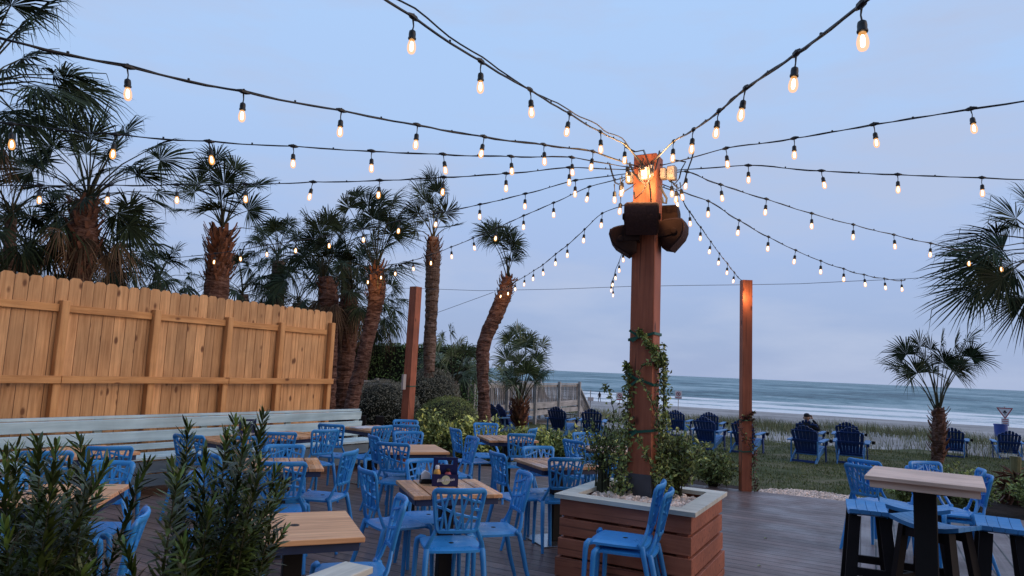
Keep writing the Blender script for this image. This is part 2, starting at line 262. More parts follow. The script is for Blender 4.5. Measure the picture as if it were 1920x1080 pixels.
# ------------------------------------------------------------------ mesh helpers
class MB:
    def __init__(s): s.v = []; s.f = []; s.m = []
    def add(s, vs, fs, mi=0):
        o = len(s.v); s.v += [tuple(q) for q in vs]; s.f += [tuple(i+o for i in f) for f in fs]; s.m += [mi]*len(fs)
    def box(s, c, d, rot=None, mi=0, bev=0.0):
        hx, hy, hz = d[0]/2, d[1]/2, d[2]/2
        if bev:
            b_ = min(bev, hx*.9, hy*.9, hz*.9); vs = []
            for sx in (-1, 1):
                for sy in (-1, 1):
                    for sz in (-1, 1):
                        vs += [(sx*hx, sy*(hy-b_), sz*(hz-b_)), (sx*(hx-b_), sy*hy, sz*(hz-b_)), (sx*(hx-b_), sy*(hy-b_), sz*hz)]
            def ix(sx, sy, sz, k): return ((sx > 0)*4+(sy > 0)*2+(sz > 0))*3+k
            fs = []
            for a in (-1, 1):
                fs += [(ix(a, -1, -1, 0), ix(a, 1, -1, 0), ix(a, 1, 1, 0), ix(a, -1, 1, 0)), (ix(-1, a, -1, 1), ix(1, a, -1, 1), ix(1, a, 1, 1), ix(-1, a, 1, 1)), (ix(-1, -1, a, 2), ix(1, -1, a, 2), ix(1, 1, a, 2), ix(-1, 1, a, 2))]
                for c2 in (-1, 1):
                    fs += [(ix(a, c2, -1, 0), ix(a, c2, 1, 0), ix(a, c2, 1, 1), ix(a, c2, -1, 1)), (ix(a, -1, c2, 0), ix(a, 1, c2, 0), ix(a, 1, c2, 2), ix(a, -1, c2, 2)), (ix(-1, a, c2, 1), ix(1, a, c2, 1), ix(1, a, c2, 2), ix(-1, a, c2, 2))]
                    for d2 in (-1, 1): fs.append((ix(a, c2, d2, 0), ix(a, c2, d2, 1), ix(a, c2, d2, 2)))
        else:
            vs = [(x*hx, y*hy, z*hz) for x in (-1, 1) for y in (-1, 1) for z in (-1, 1)]
            fs = [(0, 1, 3, 2), (4, 6, 7, 5), (0, 4, 5, 1), (2, 3, 7, 6), (0, 2, 6, 4), (1, 5, 7, 3)]
        if rot is not None: vs = [rot @ Vector(q) for q in vs]
        s.add([Vector(q)+Vector(c) for q in vs], fs, mi)
    def tube(s, pts, r, n=8, mi=0, cap=True, up=None, flat=1.0):
        pts = [Vector(p) for p in pts]; rs = r if isinstance(r, (list, tuple)) else [r]*len(pts)
        prev = None; vs = []
        for i, p in enumerate(pts):
            t_ = (pts[min(i+1, len(pts)-1)]-pts[max(i-1, 0)]).normalized()
            if prev is None:
                a = Vector(up) if up else (Vector((0, 0, 1)) if abs(t_.z) < .9 else Vector((1, 0, 0)))
                x = t_.cross(a).normalized()
            else: x = (prev-t_*prev.dot(t_)).normalized()
            prev = x; y = t_.cross(x)
            for k in range(n):
                an = 2*PI*(k+.5)/n; vs.append(p+(x*math.cos(an)+y*math.sin(an)*flat)*rs[i])
        fs = [(i*n+k, i*n+(k+1) % n, (i+1)*n+(k+1) % n, (i+1)*n+k) for i in range(len(pts)-1) for k in range(n)]
        if cap: fs += [tuple(range(n))[::-1], tuple((len(pts)-1)*n+k for k in range(n))]
        s.add(vs, fs, mi)
    def bar(s, a, b, wd, th, nrm, mi=0):
        a = Vector(a); b = Vector(b); t_ = (b-a); 
        if t_.length < 1e-6: return
        t_.normalize(); nrm = Vector(nrm); nrm = (nrm-t_*nrm.dot(t_)).normalized(); x = t_.cross(nrm)
        vs = [q+x*sx*wd/2+nrm*sn*th/2 for q in (a, b) for sx, sn in ((-1, -1), (1, -1), (1, 1), (-1, 1))]
        s.add(vs, [(0, 1, 2, 3)[::-1], (4, 5, 6, 7), (0, 1, 5, 4), (1, 2, 6, 5), (2, 3, 7, 6), (3, 0, 4, 7)], mi)
    def lathe(s, prof, n=12, c=(0, 0, 0), mi=0, rot=None):
        vs = []
        for r, z in prof:
            for k in range(n):
                q = Vector((r*math.cos(2*PI*k/n), r*math.sin(2*PI*k/n), z))
                if rot is not None: q = rot @ q
                vs.append(q+Vector(c))
        fs = [(i*n+k, i*n+(k+1) % n, (i+1)*n+(k+1) % n, (i+1)*n+k) for i in range(len(prof)-1) for k in range(n)]
        fs += [tuple(range(n))[::-1], tuple((len(prof)-1)*n+k for k in range(n))]
        s.add(vs, fs, mi)
    def prism(s, poly, y0, y1, mi=0, mat=None):
        """poly in xz, extruded along y"""
        n = len(poly); vs = [(x, y0, z) for x, z in poly]+[(x, y1, z) for x, z in poly]
        if mat is not None: vs = [mat @ Vector(q) for q in vs]
        s.add(vs, [tuple(range(n)), tuple(range(n, 2*n))[::-1]]+[(i, i+n, (i+1) % n+n, (i+1) % n) for i in range(n)], mi)
    def build(s, name, mats, parent=None, smooth=False, loc=None):
        me = bpy.data.meshes.new(name); me.from_pydata(s.v, [], s.f); me.update()
        if not isinstance(mats, (list, tuple)): mats = [mats]
        for q in mats: me.materials.append(M[q] if isinstance(q, str) else q)
        if len(mats) > 1: me.polygons.foreach_set('material_index', s.m)
        if smooth: me.polygons.foreach_set('use_smooth', [True]*len(me.polygons))
        import bmesh
        if len(s.f) < 30000:
            bm = bmesh.new(); bm.from_mesh(me); bmesh.ops.recalc_face_normals(bm, faces=bm.faces); bm.to_mesh(me); bm.free()
        o = bpy.data.objects.new(name, me); C.objects.link(o)
        if parent: o.parent = parent
        if loc: o.location = loc
        return o
def tag(o, label=None, cat=None, group=None, kind=None):
    if label: o['label'] = label
    if cat: o['category'] = cat
    if group: o['group'] = group
    if kind: o['kind'] = kind
    return o
def empty(name, loc=(0, 0, 0), rz=0.0):
    o = bpy.data.objects.new(name, None); C.objects.link(o); o.location = loc; o.rotation_euler = (0, 0, rz); o.empty_display_size = .1; return o
def kids(o): return [c for c in bpy.data.objects if c.parent == o]
def copy_tree(o, parent=None):
    c = o.copy(); C.objects.link(c); c.parent = parent
    for ch in kids(o): copy_tree(ch, c)
    return c
def autosmooth(o, deg=40):
    me = o.data; me.polygons.foreach_set('use_smooth', [True]*len(me.polygons))
    try: me.set_sharp_from_angle(angle=math.radians(deg))
    except Exception: pass
    return o

# ------------------------------------------------------------------ terrain, beach, sea
e1 = Vector((math.sin(math.radians(27.3)), math.cos(math.radians(27.3)), 0)); e2 = Vector((e1.y, -e1.x, 0))
def hgt(s, q=0.0):
    pr = [(-500, -.12), (8, -.12), (10.5, -.12), (16, -.2), (22, -.3), (26, -.42), (31, -.30), (37, -.75), (50, -1.5), (75, -2.05), (94.6, -2.5), (110, -3.2), (160, -6), (9000, -40)]
    for (a, ha), (b_, hb) in zip(pr, pr[1:]):
        if s <= b_:
            k = (s-a)/(b_-a); return ha+(hb-ha)*k
    return pr[-1][1]
def bump2(q, s): return .10*math.sin(q*.55+1.3)*math.sin(s*.45+q*.2)+.05*math.sin(q*1.7+s*.9)
def hg(q, s):
    k = max(0, min(1, (s-23)/5))*max(0, min(1, (90-s)/30))
    return hgt(s)+bump2(q, s)*k
def ground_z(x, y): return hg(x*e2.x+y*e2.y, x*e1.x+y*e1.y)
def sheet(name, qs, ss, mat, dz=0.0, fn=hg, label=None, kind='structure', smooth=True):
    vs = []; 
    for s in ss:
        for q in qs:
            p = e1*s+e2*q; vs.append((p.x, p.y, fn(q, s)+dz))
    n = len(qs); fs = [(i*n+j, i*n+j+1, (i+1)*n+j+1, (i+1)*n+j) for i in range(len(ss)-1) for j in range(n-1)]
    mb = MB(); mb.add(vs, fs); o = mb.build(name, mat, smooth=smooth); tag(o, kind=kind); return o
def frange(a, b, st):
    r = []; 
    while a < b-1e-6: r.append(a); a += st
    return r+[b]
qs = [-4000, -1000, -300, -120]+frange(-60, 120, 1.2)+[200, 500, 1500, 4000]
ss = [-400, -100, -30, -12, -4, 4]+frange(8, 60, .8)+frange(62, 110, 3)+[130, 160]
sheet('beach', qs, ss, 'sand')
# lawn sheet lies on the ground up to an uneven edge
vs = []; fs = []; ql = frange(-30, 45, .75); nl = 30; rl = random.Random(2)
for i in range(nl+1):
    for q in ql:
        edge = 24.3+1.1*math.sin(q*.33+.6)+.5*math.sin(q*1.3)+.5*math.sin(q*.77)
        s = -20+(edge+20)*(i/nl)**.5 if i else -20
        p = e1*s+e2*q; vs.append((p.x, p.y, hg(q, s)+.02))
n_ = len(ql); fs = [(i*n_+j, i*n_+j+1, (i+1)*n_+j+1, (i+1)*n_+j) for i in range(nl) for j in range(n_-1)]
mb = MB(); mb.add(vs, fs); tag(mb.build('lawn', 'lawn', smooth=True), kind='structure')
# sea
mt, t, b = newmat('sea_water'); n = t.nodes.new; l = t.links.new
co = n('ShaderNodeTexCoord'); mpn = n('ShaderNodeMapping'); l(co.outputs['Object'], mpn.inputs[0]); mpn.inputs['Rotation'].default_value = (0, 0, math.radians(27.3))
sp = n('ShaderNodeSeparateXYZ'); l(mpn.outputs[0], sp.inputs[0])       # y = distance out to sea, x = along shore
m1 = n('ShaderNodeMapping'); l(mpn.outputs[0], m1.inputs[0]); m1.inputs['Scale'].default_value = (.13, .075, 1)
z1 = n('ShaderNodeTexNoise'); l(m1.outputs[0], z1.inputs[0]); z1.inputs['Scale'].default_value = 1.0; z1.inputs['Detail'].default_value = 11; z1.inputs['Roughness'].default_value = .74
m2 = n('ShaderNodeMapping'); l(mpn.outputs[0], m2.inputs[0]); m2.inputs['Scale'].default_value = (.016, .012, 1)
z2 = n('ShaderNodeTexNoise'); l(m2.outputs[0], z2.inputs[0]); z2.inputs['Scale'].default_value = 1.0; z2.inputs['Detail'].default_value = 5
wr = n('ShaderNodeValToRGB'); ad = n('ShaderNodeMath'); ad.operation = 'ADD'; l(z1.outputs[0], ad.inputs[0]); l(z2.outputs[0], ad.inputs[1])
hv = n('ShaderNodeMath'); hv.operation = 'MULTIPLY'; hv.inputs[1].default_value = .5; l(ad.outputs[0], hv.inputs[0]); l(hv.outputs[0], wr.inputs[0])
e = wr.color_ramp.elements; e[0].position = .43; e[0].color = (.060, .125, .155, 1); e[1].position = .58; e[1].color = (.38, .50, .53, 1); q = e.new(.5); q.color = (.165, .285, .325, 1)
# foam bands (shore-parallel, broken up)
fb = n('ShaderNodeMapping'); l(mpn.outputs[0], fb.inputs[0]); fb.inputs['Scale'].default_value = (.060, .12, 1)
zf = n('ShaderNodeTexNoise'); l(fb.outputs[0], zf.inputs[0]); zf.inputs['Scale'].default_value = 1.0; zf.inputs['Detail'].default_value = 9; zf.inputs['Roughness'].default_value = .78; zf.inputs['Distortion'].default_value = .6
fr = n('ShaderNodeFloatCurve')
mrs = n('ShaderNodeMapRange'); l(sp.outputs[1], mrs.inputs[0]); mrs.inputs[1].default_value = 90; mrs.inputs[2].default_value = 190
l(mrs.outputs[0], fr.inputs['Value']); cv = fr.mapping.curves[0]
cv.points[0].location = (0, .78); cv.points[1].location = (1, .12)
for x_, y_ in ((.08, .80), (.15, .66), (.24, .76), (.34, .62), (.43, .72), (.53, .50), (.62, .34), (.8, .22)): cv.points.new(x_, y_)
fr.mapping.update()
fa = n('ShaderNodeMath'); fa.operation = 'ADD'; l(zf.outputs[0], fa.inputs[0]); l(fr.outputs[0], fa.inputs[1])
fm = n('ShaderNodeMapRange'); l(fa.outputs[0], fm.inputs[0]); fm.inputs[1].default_value = 1.10; fm.inputs[2].default_value = 1.19
mxf = n('ShaderNodeMix'); mxf.data_type = 'RGBA'; l(fm.outputs[0], mxf.inputs['Factor']); l(wr.outputs[0], mxf.inputs[6]); mxf.inputs[7].default_value = (.95, .95, .95, 1)
l(mxf.outputs[2], b.inputs['Base Color']); b.inputs['Roughness'].default_value = .55; b.inputs['Specular IOR Level'].default_value = .35
bp = n('ShaderNodeBump'); bp.inputs['Strength'].default_value = 1.0; bp.inputs['Distance'].default_value = 1.0; l(z1.outputs[0], bp.inputs['Height']); l(bp.outputs[0], b.inputs['Normal'])
M['sea'] = mt
def seah(q, s):
    h = -2.5+.0*s
    for s0, a, wd in ((108, .28, 2.2), (124, .45, 3.0), (146, .40, 3.5), (172, .35, 4), (205, .3, 5)):
        s1 = s0+5*math.sin(q*.021+s0)+2*math.sin(q*.07+s0*2)
        amp = a*(.55+.45*math.sin(q*.035+s0*.7))
        d = (s-s1)/wd; h += amp*math.exp(-d*d)*(1 if d > 0 else .9)
    return h
qs2 = [-9000, -3000, -1000, -400]+frange(-160, 300, 4)+[500, 1000, 3000, 9000]
ss2 = [93.0]+frange(95, 225, 1.3)+[240, 280, 350, 500, 800, 1500, 3000, 6000, 12000]
sheet('sea', qs2, ss2, 'sea', fn=seah)

# ------------------------------------------------------------------ deck
deck_poly = [(-9.5, -1), (9.5, -1), (9.5, 7.65), (6.7, 8.98), (3.75, 10.33), (1.3, 11.6), (-2.5, 11.9), (-9.5, 11.9)]
bl = Vector((4.74, 9.61, 0)); bd = Vector((2.92, 6.09, 0)); bdir = (bl-bd).normalized(); b_low = bd-bdir*8.2
b_top = Vector((4.86, 9.82, 0)); 
mb = MB()
lp = [(-9.5, -1.2), (b_low.x, b_low.y), (b_top.x, b_top.y), (3.75, 10.33), (1.3, 11.6), (-2.5, 11.9), (-9.5, 11.9)]
def slab(mb, poly, z0, z1):
    n = len(poly); vs = [(x, y, z1) for x, y in poly]+[(x, y, z0) for x, y in poly]
    mb.add(vs, [tuple(range(n))]+[(i, i+n, (i+1) % n+n, (i+1) % n) for i in range(n)])
slab(mb, lp, -.25, 0.0); tag(mb.build('deck', 'deck'), kind='structure')
mb = MB(); off = e2*.15
rp = [(b_low.x+off.x, b_low.y+off.y), (9.5, -1.2), (9.5, 7.6), (6.7, 8.98), (b_top.x+off.x, b_top.y+off.y-.01)]
slab(mb, rp, -.25, -.001); tag(mb.build('deck', 'deck2'), kind='structure')
mb = MB(); slab(mb, [(b_low.x, b_low.y), (b_low.x+off.x, b_low.y+off.y), (b_top.x+off.x, b_top.y+off.y), (b_top.x, b_top.y)], -.25, .003)
M['border'] = wood('border_board', (.085, .065, .068), (.13, .10, .105), 1, .5, .6)
tag(mb.build('deck_border', 'border'), kind='structure')
# mulch beds beyond the deck edge
mb = MB()
vs = [(-4.5, 11.7), (-2.5, 11.85), (1.3, 11.55), (3.5, 10.45), (3.9, 11.0), (2.2, 12.6), (-.5, 13.6), (-4.5, 14.5)]
mb.add([(x, y, -.06) for x, y in vs], [tuple(range(len(vs)))]); tag(mb.build('ground_bed', 'mulch'), kind='structure')
mb = MB(); vs = [(6.1, 9.2), (9.6, 7.6), (14, 9), (12.5, 13.2), (8.2, 12.4)]
mb.add([(x, y, -.06) for x, y in vs], [tuple(range(len(vs)))]); tag(mb.build('ground_bed', 'mulch'), kind='structure')

# ------------------------------------------------------------------ plants: generators
def frond(mb, base, hub, blade, nseg, droop, rnd, span=115, wind=Vector((0, 0, 0)), mi=0, face=.5, petw=.018):
    base = Vector(base); hub = Vector(hub); d = hub-base; ln = max(d.length, .05)
    mid = base+d*.55+Vector((0, 0, .10*ln))
    pts = [base, base*.45+mid*.55+Vector((0, 0, .03*ln)), mid, hub]
    mb.tube(pts, [petw*1.3, petw, petw*.8, petw*.55], 4, mi+1, cap=False, flat=.6)
    T = (hub-mid).normalized()
    view = (CP-hub); view = Vector((rnd.uniform(-1, 1), rnd.uniform(-1, .6)-.5, rnd.uniform(-.6, .8))).normalized()
    Nn = (Vector((0, 0, 1))*(1-face)+view*face); Nn = (Nn-T*Nn.dot(T))
    if Nn.length < .05: Nn = Vector((1, 0, 0))-T*T.x
    Nn.normalize(); S = T.cross(Nn)
    a0 = math.radians(span); da = 2*a0/nseg
    for k in range(nseg):
        a = -a0+da*(k+.5)
        if rnd.random() < .05: continue
        u = a/a0; L_ = blade*(1-.38*u*u)*rnd.uniform(.78, 1.10); brk = rnd.uniform(1.2, 1.8) if rnd.random() < .12 else 1.0
        dv = (T*math.cos(a)+S*math.sin(a)+Nn*(.18*u*u+rnd.uniform(-.07, .07))).normalized()
        sv = (S*math.cos(a)-T*math.sin(a)); sv = (sv+Nn*rnd.uniform(-.6, .6)).normalized()
        w1 = L_*.38*da*.58; g = Vector((0, 0, -1))*droop*L_
        ww = wind*L_
        p0 = hub; p1 = hub+dv*L_*.40+g*.10+ww*.08; p2 = hub+dv*L_*.74+g*.42+ww*.4; p3 = hub+dv*L_*(.97 if brk == 1 else .80)+g*(1.0*rnd.uniform(.6, 1.3)*brk)+Vector((0, 0, -.20*L_ if brk > 1 else 0))+ww
        o = len(mb.v)
        mb.v += [tuple(p0), tuple(p1-sv*w1), tuple(p1+sv*w1), tuple(p2-sv*w1*.55), tuple(p2+sv*w1*.55), tuple(p3)]
        mb.f += [(o, o+1, o+2), (o+1, o+3, o+4, o+2), (o+3, o+5, o+4)]; mb.m += [mi]*3
def trunk(mb, pts, rs, rnd, rings=.05, rough=.03, n=16):
    """lofted trunk with uneven ringed bark"""
    pts = [Vector(p) for p in pts]; out_p = []; out_r = []
    for i in range(len(pts)-1):
        seg = (pts[i+1]-pts[i]).length; k = max(2, int(seg/rings))
        for j in range(k):
            f = j/k; a, b_ = pts[max(i-1, 0)], pts[i]; c, d = pts[i+1], pts[min(i+2, len(pts)-1)]
            q = .5*((2*b_)+(c-a)*f+(2*a-5*b_+4*c-d)*f*f+(3*b_-a-3*c+d)*f**3)
            out_p.append(q); out_r.append((rs[i]*(1-f)+rs[i+1]*f)*(1+rough*(1 if len(out_p) % 2 else -.4)*rnd.uniform(.4, 1.2)))
    out_p.append(pts[-1]); out_r.append(rs[-1])
    o = len(mb.v); mb.tube(out_p, out_r, n)
    for i in range(o, len(mb.v)):
        v = mb.v[i]; mb.v[i] = (v[0]+rnd.uniform(-.014, .014), v[1]+rnd.uniform(-.014, .014), v[2]+rnd.uniform(-.016, .016))
def boots(mb, a, b_, r0_, r1, n, rnd, ln=.20, wd=.07, up=.75):
    a = Vector(a); b_ = Vector(b_); ax = (b_-a).normalized()
    x = ax.cross(Vector((0, 1, 0))).normalized(); y = ax.cross(x)
    for k in range(n):
        f = k/n; an = k*2.39996+rnd.uniform(-.3, .3); c = a+(b_-a)*f; r = r0_+(r1-r0_)*f
        o = (x*math.cos(an)+y*math.sin(an)); side = ax.cross(o)
        L_ = ln*rnd.uniform(.6, 1.35); sg = rnd.uniform(-.45, .45)
        p0 = c+o*r*.75; d1 = (ax*up+o*.75+side*sg).normalized(); p1 = p0+d1*L_*.55; d2 = (ax*(up+.35)+o*.55+side*sg*1.2).normalized(); p2 = p1+d2*L_*.45
        for (q0, q1, w0, w1) in ((p0, p1, wd, wd*.62), (p1, p2, wd*.62, wd*.42)):
            nn = (q1-q0).normalized().cross(side).normalized()
            vs = [q0-side*w0, q0+side*w0, q0+nn*w0*.45, q1-side*w1, q1+side*w1, q1+nn*w1*.45]
            mb.add(vs, [(0, 3, 4, 1), (1, 4, 5, 2), (2, 5, 3, 0), (3, 5, 4)], 0)
PALMS = []
def palm(label, tr, Y, rpx, crown, hubs=(), nrand=20, pet=.7, blade=.65, nseg=34, droop=.35, wind=(0, 0, 0), boot=(0, 0, 0), seed=1, group=None, dead=0, mats=('frond', 'stem'), lowest=-50, bark='bark', yj=.5, face=.55, gz=None, span=115, highest=80):
    rnd = random.Random(seed)
    pts = [D(x, y, Y) for x, y in tr]
    g = ground_z(pts[-1].x, pts[-1].y) if gz is None else gz
    if pts[-1].z > g: pts.append(Vector((pts[-1].x+(pts[-1].x-pts[-2].x)*.3, pts[-1].y, g-.05)))
    k = Y/F; rs = [r*k*.84 for r in rpx]; 
    while len(rs) < len(pts): rs.append(rs[-1]*1.12)
    base = Vector(pts[-1]); root = empty('palm_tree', (base.x, base.y, g))
    inv = Vector((base.x, base.y, g))
    mb = MB(); trunk(mb, pts[::-1], rs[:len(pts)][::-1], rnd); mb.v = [tuple(Vector(v)-inv) for v in mb.v]
    mb.build('trunk', bark, root, smooth=False)
    cb = D(crown[0], crown[1], Y)
    if boot[0]:
        mb = MB(); bt = D(*boot[1], Y); bb = D(*boot[2], Y)
        boots(mb, bb, bt, boot[3]*k*.84, boot[4]*k*.84, boot[0], rnd, boot[5], boot[6]); mb.v = [tuple(Vector(v)-inv) for v in mb.v]; mb.build('leaf_bases', 'boot', root)
    mb = MB(); wv = Vector(wind)
    for h in hubs:
        x, y = h[0], h[1]; dy = h[2] if len(h) > 2 else rnd.uniform(-yj, yj); bl_ = h[3] if len(h) > 3 else 1
        hp = D(x, y, Y+dy); frond(mb, cb+Vector((rnd.uniform(-.05, .05), rnd.uniform(-.05, .05), 0)), hp, blade*bl_*rnd.uniform(.9, 1.1), nseg, droop, rnd, span, wv, 0, face)
    for i in range(nrand):
        f = (i+.5)/nrand; el = math.radians(highest+(lowest-highest)*f**.85+rnd.uniform(-8, 8)); az = i*2.39996+rnd.uniform(-.3, .3)
        d = Vector((math.cos(az)*math.cos(el), math.sin(az)*math.cos(el), math.sin(el)))
        hp = cb+d*pet*rnd.uniform(.75, 1.15)
        frond(mb, cb+Vector((0, 0, -.15*f)), hp, blade*rnd.uniform(.8, 1.1), nseg, droop*(.6+.9*f), rnd, span, wv, 0, face*.8)
    for i in range(dead):
        el = math.radians(-rnd.uniform(48, 82)); az = i*2.39996+rnd.uniform(-.5, .5); d = Vector((math.cos(az)*math.cos(el), math.sin(az)*math.cos(el), math.sin(el)))
        frond(mb, cb+Vector((0, 0, -.25)), cb+Vector((0, 0, -.1))+d*pet*rnd.uniform(.5, .9), blade*rnd.uniform(.6, .9), 26, droop*2.2, rnd, 75, wv*.3, 2, .3)
    mb.v = [tuple(Vector(v)-inv) for v in mb.v]
    mb.build('crown', [mats[0], mats[1], 'deadfrond', mats[1]], root)
    tag(root, label, 'palm tree', group or 'cabbage palms around the patio'); return root
def leaf_mesh(mb, c, d, nrm, ln, wd, mi=0, fold=.25):
    d = d.normalized(); s_ = d.cross(nrm)
    if s_.length < 1e-3: s_ = d.cross(Vector((.3, .5, .8)))
    s_.normalize(); n_ = s_.cross(d)
    o = len(mb.v); m_ = c+d*ln*.5
    mb.v += [tuple(c), tuple(m_+s_*wd*.5+n_*wd*fold), tuple(c+d*ln-n_*ln*.08), tuple(m_-s_*wd*.5+n_*wd*fold)]
    mb.f += [(o, o+1, o+2), (o, o+2, o+3)]; mb.m += [mi, mi]
def rdir(rnd):
    while 1:
        v = Vector((rnd.uniform(-1, 1), rnd.uniform(-1, 1), rnd.uniform(-1, 1)))
        if .1 < v.length < 1: return v.normalized()
def shrub(label, loc, rad, n, leaf, mats, seed, cat='shrub', group=None, up=.5, sprigs=0, name='shrub', wide=.45, core=True, tips=None):
    """leaves on branching twigs through an uneven volume"""
    rnd = random.Random(seed); root = empty(name, loc); mb = MB(); st = MB()
    lob = [(rdir(rnd), rnd.uniform(.25, .6)) for _ in range(9)]
    def R_(d):
        r = .78
        for ld, a in lob: r += a*.5*max(0, d.dot(ld))**6
        return r
    k = 0; nt_ = max(12, n//14)
    for i in range(nt_):
        d = rdir(rnd); d.z = abs(d.z)*1.0-.15; d.normalize(); r = R_(d)*rnd.uniform(.55, 1.08)
        tip = Vector((d.x*rad[0]*r, d.y*rad[1]*r, rad[2]*(.45+.55*d.z*r)*1.0)); tip.z = max(.06, tip.z)
        dirn = (d+Vector((0, 0, up))).normalized(); stt = tip-dirn*leaf*5
        if i < 60: st.tube([Vector((d.x*.06, d.y*.06, 0)), stt*.6+Vector((0, 0, .05)), stt, tip], [.009, .006, .004, .002], 4, cap=False)
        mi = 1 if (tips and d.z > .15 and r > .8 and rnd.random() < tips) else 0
        for j in range(14):
            f = j/13; c = stt+(tip-stt)*f+rdir(rnd)*leaf*.55
            leaf_mesh(mb, c, (dirn*.5+rdir(rnd)).normalized(), rdir(rnd)+Vector((0, 0, .7)), leaf*rnd.uniform(.7, 1.25), leaf*wide*rnd.uniform(.8, 1.2), mi)
    st.build('stems', 'stem', root); mb.build('foliage', mats, root)
    tag(root, label, cat, group); return root
def clipped(label, loc, half, n, leaf, mat, seed, box=False, name='hedge', cat='hedge', group=None, rz=0):
    """clipped mass: leaves in a shell over an uneven solid"""
    rnd = random.Random(seed); root = empty(name, loc, rz); mb = MB(); core = MB()
    lob = [(rdir(rnd), rnd.uniform(-.10, .14)) for _ in range(12)]
    def surf(d):
        r = 1.0
        for ld, a in lob: r += a*max(0, d.dot(ld))**4
        if box:
            q = max(abs(d.x), abs(d.y), abs(d.z)); r = r*(.35/q+.65*min(1/q, 1.45)) if q else r; r = min(r, 1/q*1.03)
        return r
    for i in range(n):
        d = rdir(rnd)
        if box:
            f = rnd.choice((0, 1, 1, 2)); v = [rnd.uniform(-1, 1) for _ in range(3)]; v[f] = rnd.choice((-1, 1)) if f != 1 else -1
            if f == 2: v[2] = 1
            p = Vector(v)*rnd.uniform(.95, 1.03); nrm = Vector([1 if j == f else 0 for j in range(3)])*v[f]
        else:
            d.z = d.z if d.z > -.3 else -d.z; p = d*surf(d)*rnd.uniform(.90, 1.03); nrm = d
        c = Vector((p.x*half[0], p.y*half[1], half[2]+p.z*half[2]))
        leaf_mesh(mb, c, (nrm*.6+rdir(rnd)).normalized(), nrm+rdir(rnd)*.6, leaf*rnd.uniform(.7, 1.3), leaf*.5, 0)
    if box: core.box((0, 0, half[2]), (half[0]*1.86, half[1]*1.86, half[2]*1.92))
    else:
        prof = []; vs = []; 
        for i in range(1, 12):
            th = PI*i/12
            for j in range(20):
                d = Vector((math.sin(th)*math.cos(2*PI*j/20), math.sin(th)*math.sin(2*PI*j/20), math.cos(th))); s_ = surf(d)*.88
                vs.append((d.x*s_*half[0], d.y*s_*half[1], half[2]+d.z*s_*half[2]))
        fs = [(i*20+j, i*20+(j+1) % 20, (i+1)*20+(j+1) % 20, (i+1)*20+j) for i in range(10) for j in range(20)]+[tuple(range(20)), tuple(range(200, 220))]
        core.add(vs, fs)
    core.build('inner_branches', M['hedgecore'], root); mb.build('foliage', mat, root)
    tag(root, label, cat, group); return root
M['hedge2'] = simple('green_bush_leaf', (.22, .27, .09), .55, .35, 3, isl=.7)
M['leafd2'] = simple('deep_leaf', (.24, .30, .10), .5, .35, 4, isl=.7)
M['leafyd'] = simple('olive_leaf', (.42, .45, .14), .5, .35, 4, isl=.6)
M['leafy2'] = simple('pale_stump', (.16, .15, .07), .8, .3, 9)
M['leafred2'] = simple('dark_red_leaf', (.13, .035, .03), .55, .35, 4, isl=.6)
M['podotip'] = simple('narrow_leaf_tip', (.10, .16, .03), .45, .3, 6, isl=.5)
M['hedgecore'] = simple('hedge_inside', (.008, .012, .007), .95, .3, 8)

# ------------------------------------------------------------------ timber fence
fa_ = Vector((-5.80, 7.15, 0)); fb_ = Vector((-3.10, 11.85, 0)); fd = (fb_-fa_).normalized(); fn = Vector((fd.y, -fd.x, 0))
FL = 11.6; f0 = fb_-fd*FL                                       # local x runs along the fence, local -y faces the patio
fence = empty('timber_fence', (f0.x, f0.y, 0), math.atan2(fd.y, fd.x))
tag(fence, 'tall new pine privacy fence with dog-eared boards behind the pale blue bench', 'fence')
rf = random.Random(5); mb = MB(); x = 0.0; FT = 2.49
while x < FL-.01:
    wd = .138; h = FT+rf.uniform(-.012, .012); tk = .018; y0 = rf.uniform(-.002, .002)
    poly = [(x, .02), (x+wd, .02), (x+wd, h-.03), (x+wd-.03, h), (x+.03, h), (x, h-.03)]
    mb.prism(poly, y0, y0+tk); x += .145
mb.build('boards', 'fence', fence)
# px of the posts along the fence
def fence_x(px, py):
    d = ray(px, py); nn = fn; t_ = (f0-CP).dot(nn)/d.dot(nn); q = CP+d*t_; return (q-f0).dot(fd), q.z
px_posts = [(-150, 560), (117, 570), (288, 600), (425, 610), (523, 620)]
for p in px_posts:
    xx, zz = fence_x(*p); mb = MB(); mb.box((0, 0, 1.11), (.09, .09, 2.22), bev=.006); mb.build('post', 'fencepost', fence, loc=(xx, -.05, 0))
mb = MB(); mb.box((0, 0, 1.15), (.09, .09, 2.3), bev=.006); mb.build('post', 'fencepost', fence, loc=(FL-.05, -.05, 0))
xs = [0.05]+[fence_x(*p)[0] for p in px_posts]+[FL-.1]
for a, b_ in zip(xs, xs[1:]):
    mb = MB(); mb.box(((a+b_)/2, -.024, 2.13), (b_-a-.096, .04, .088), bev=.004); mb.build('rail', 'fencebeam', fence)
for a, b_ in ((0.0, xs[2]+.02), (xs[2]+.022, xs[4]+.02), (xs[4]+.022, FL-.0)):
    mb = MB(); mb.box(((a+b_)/2, -.117, 1.30), (b_-a-.004, .038, .088), bev=.004); mb.build('rail', 'fencebeam', fence)

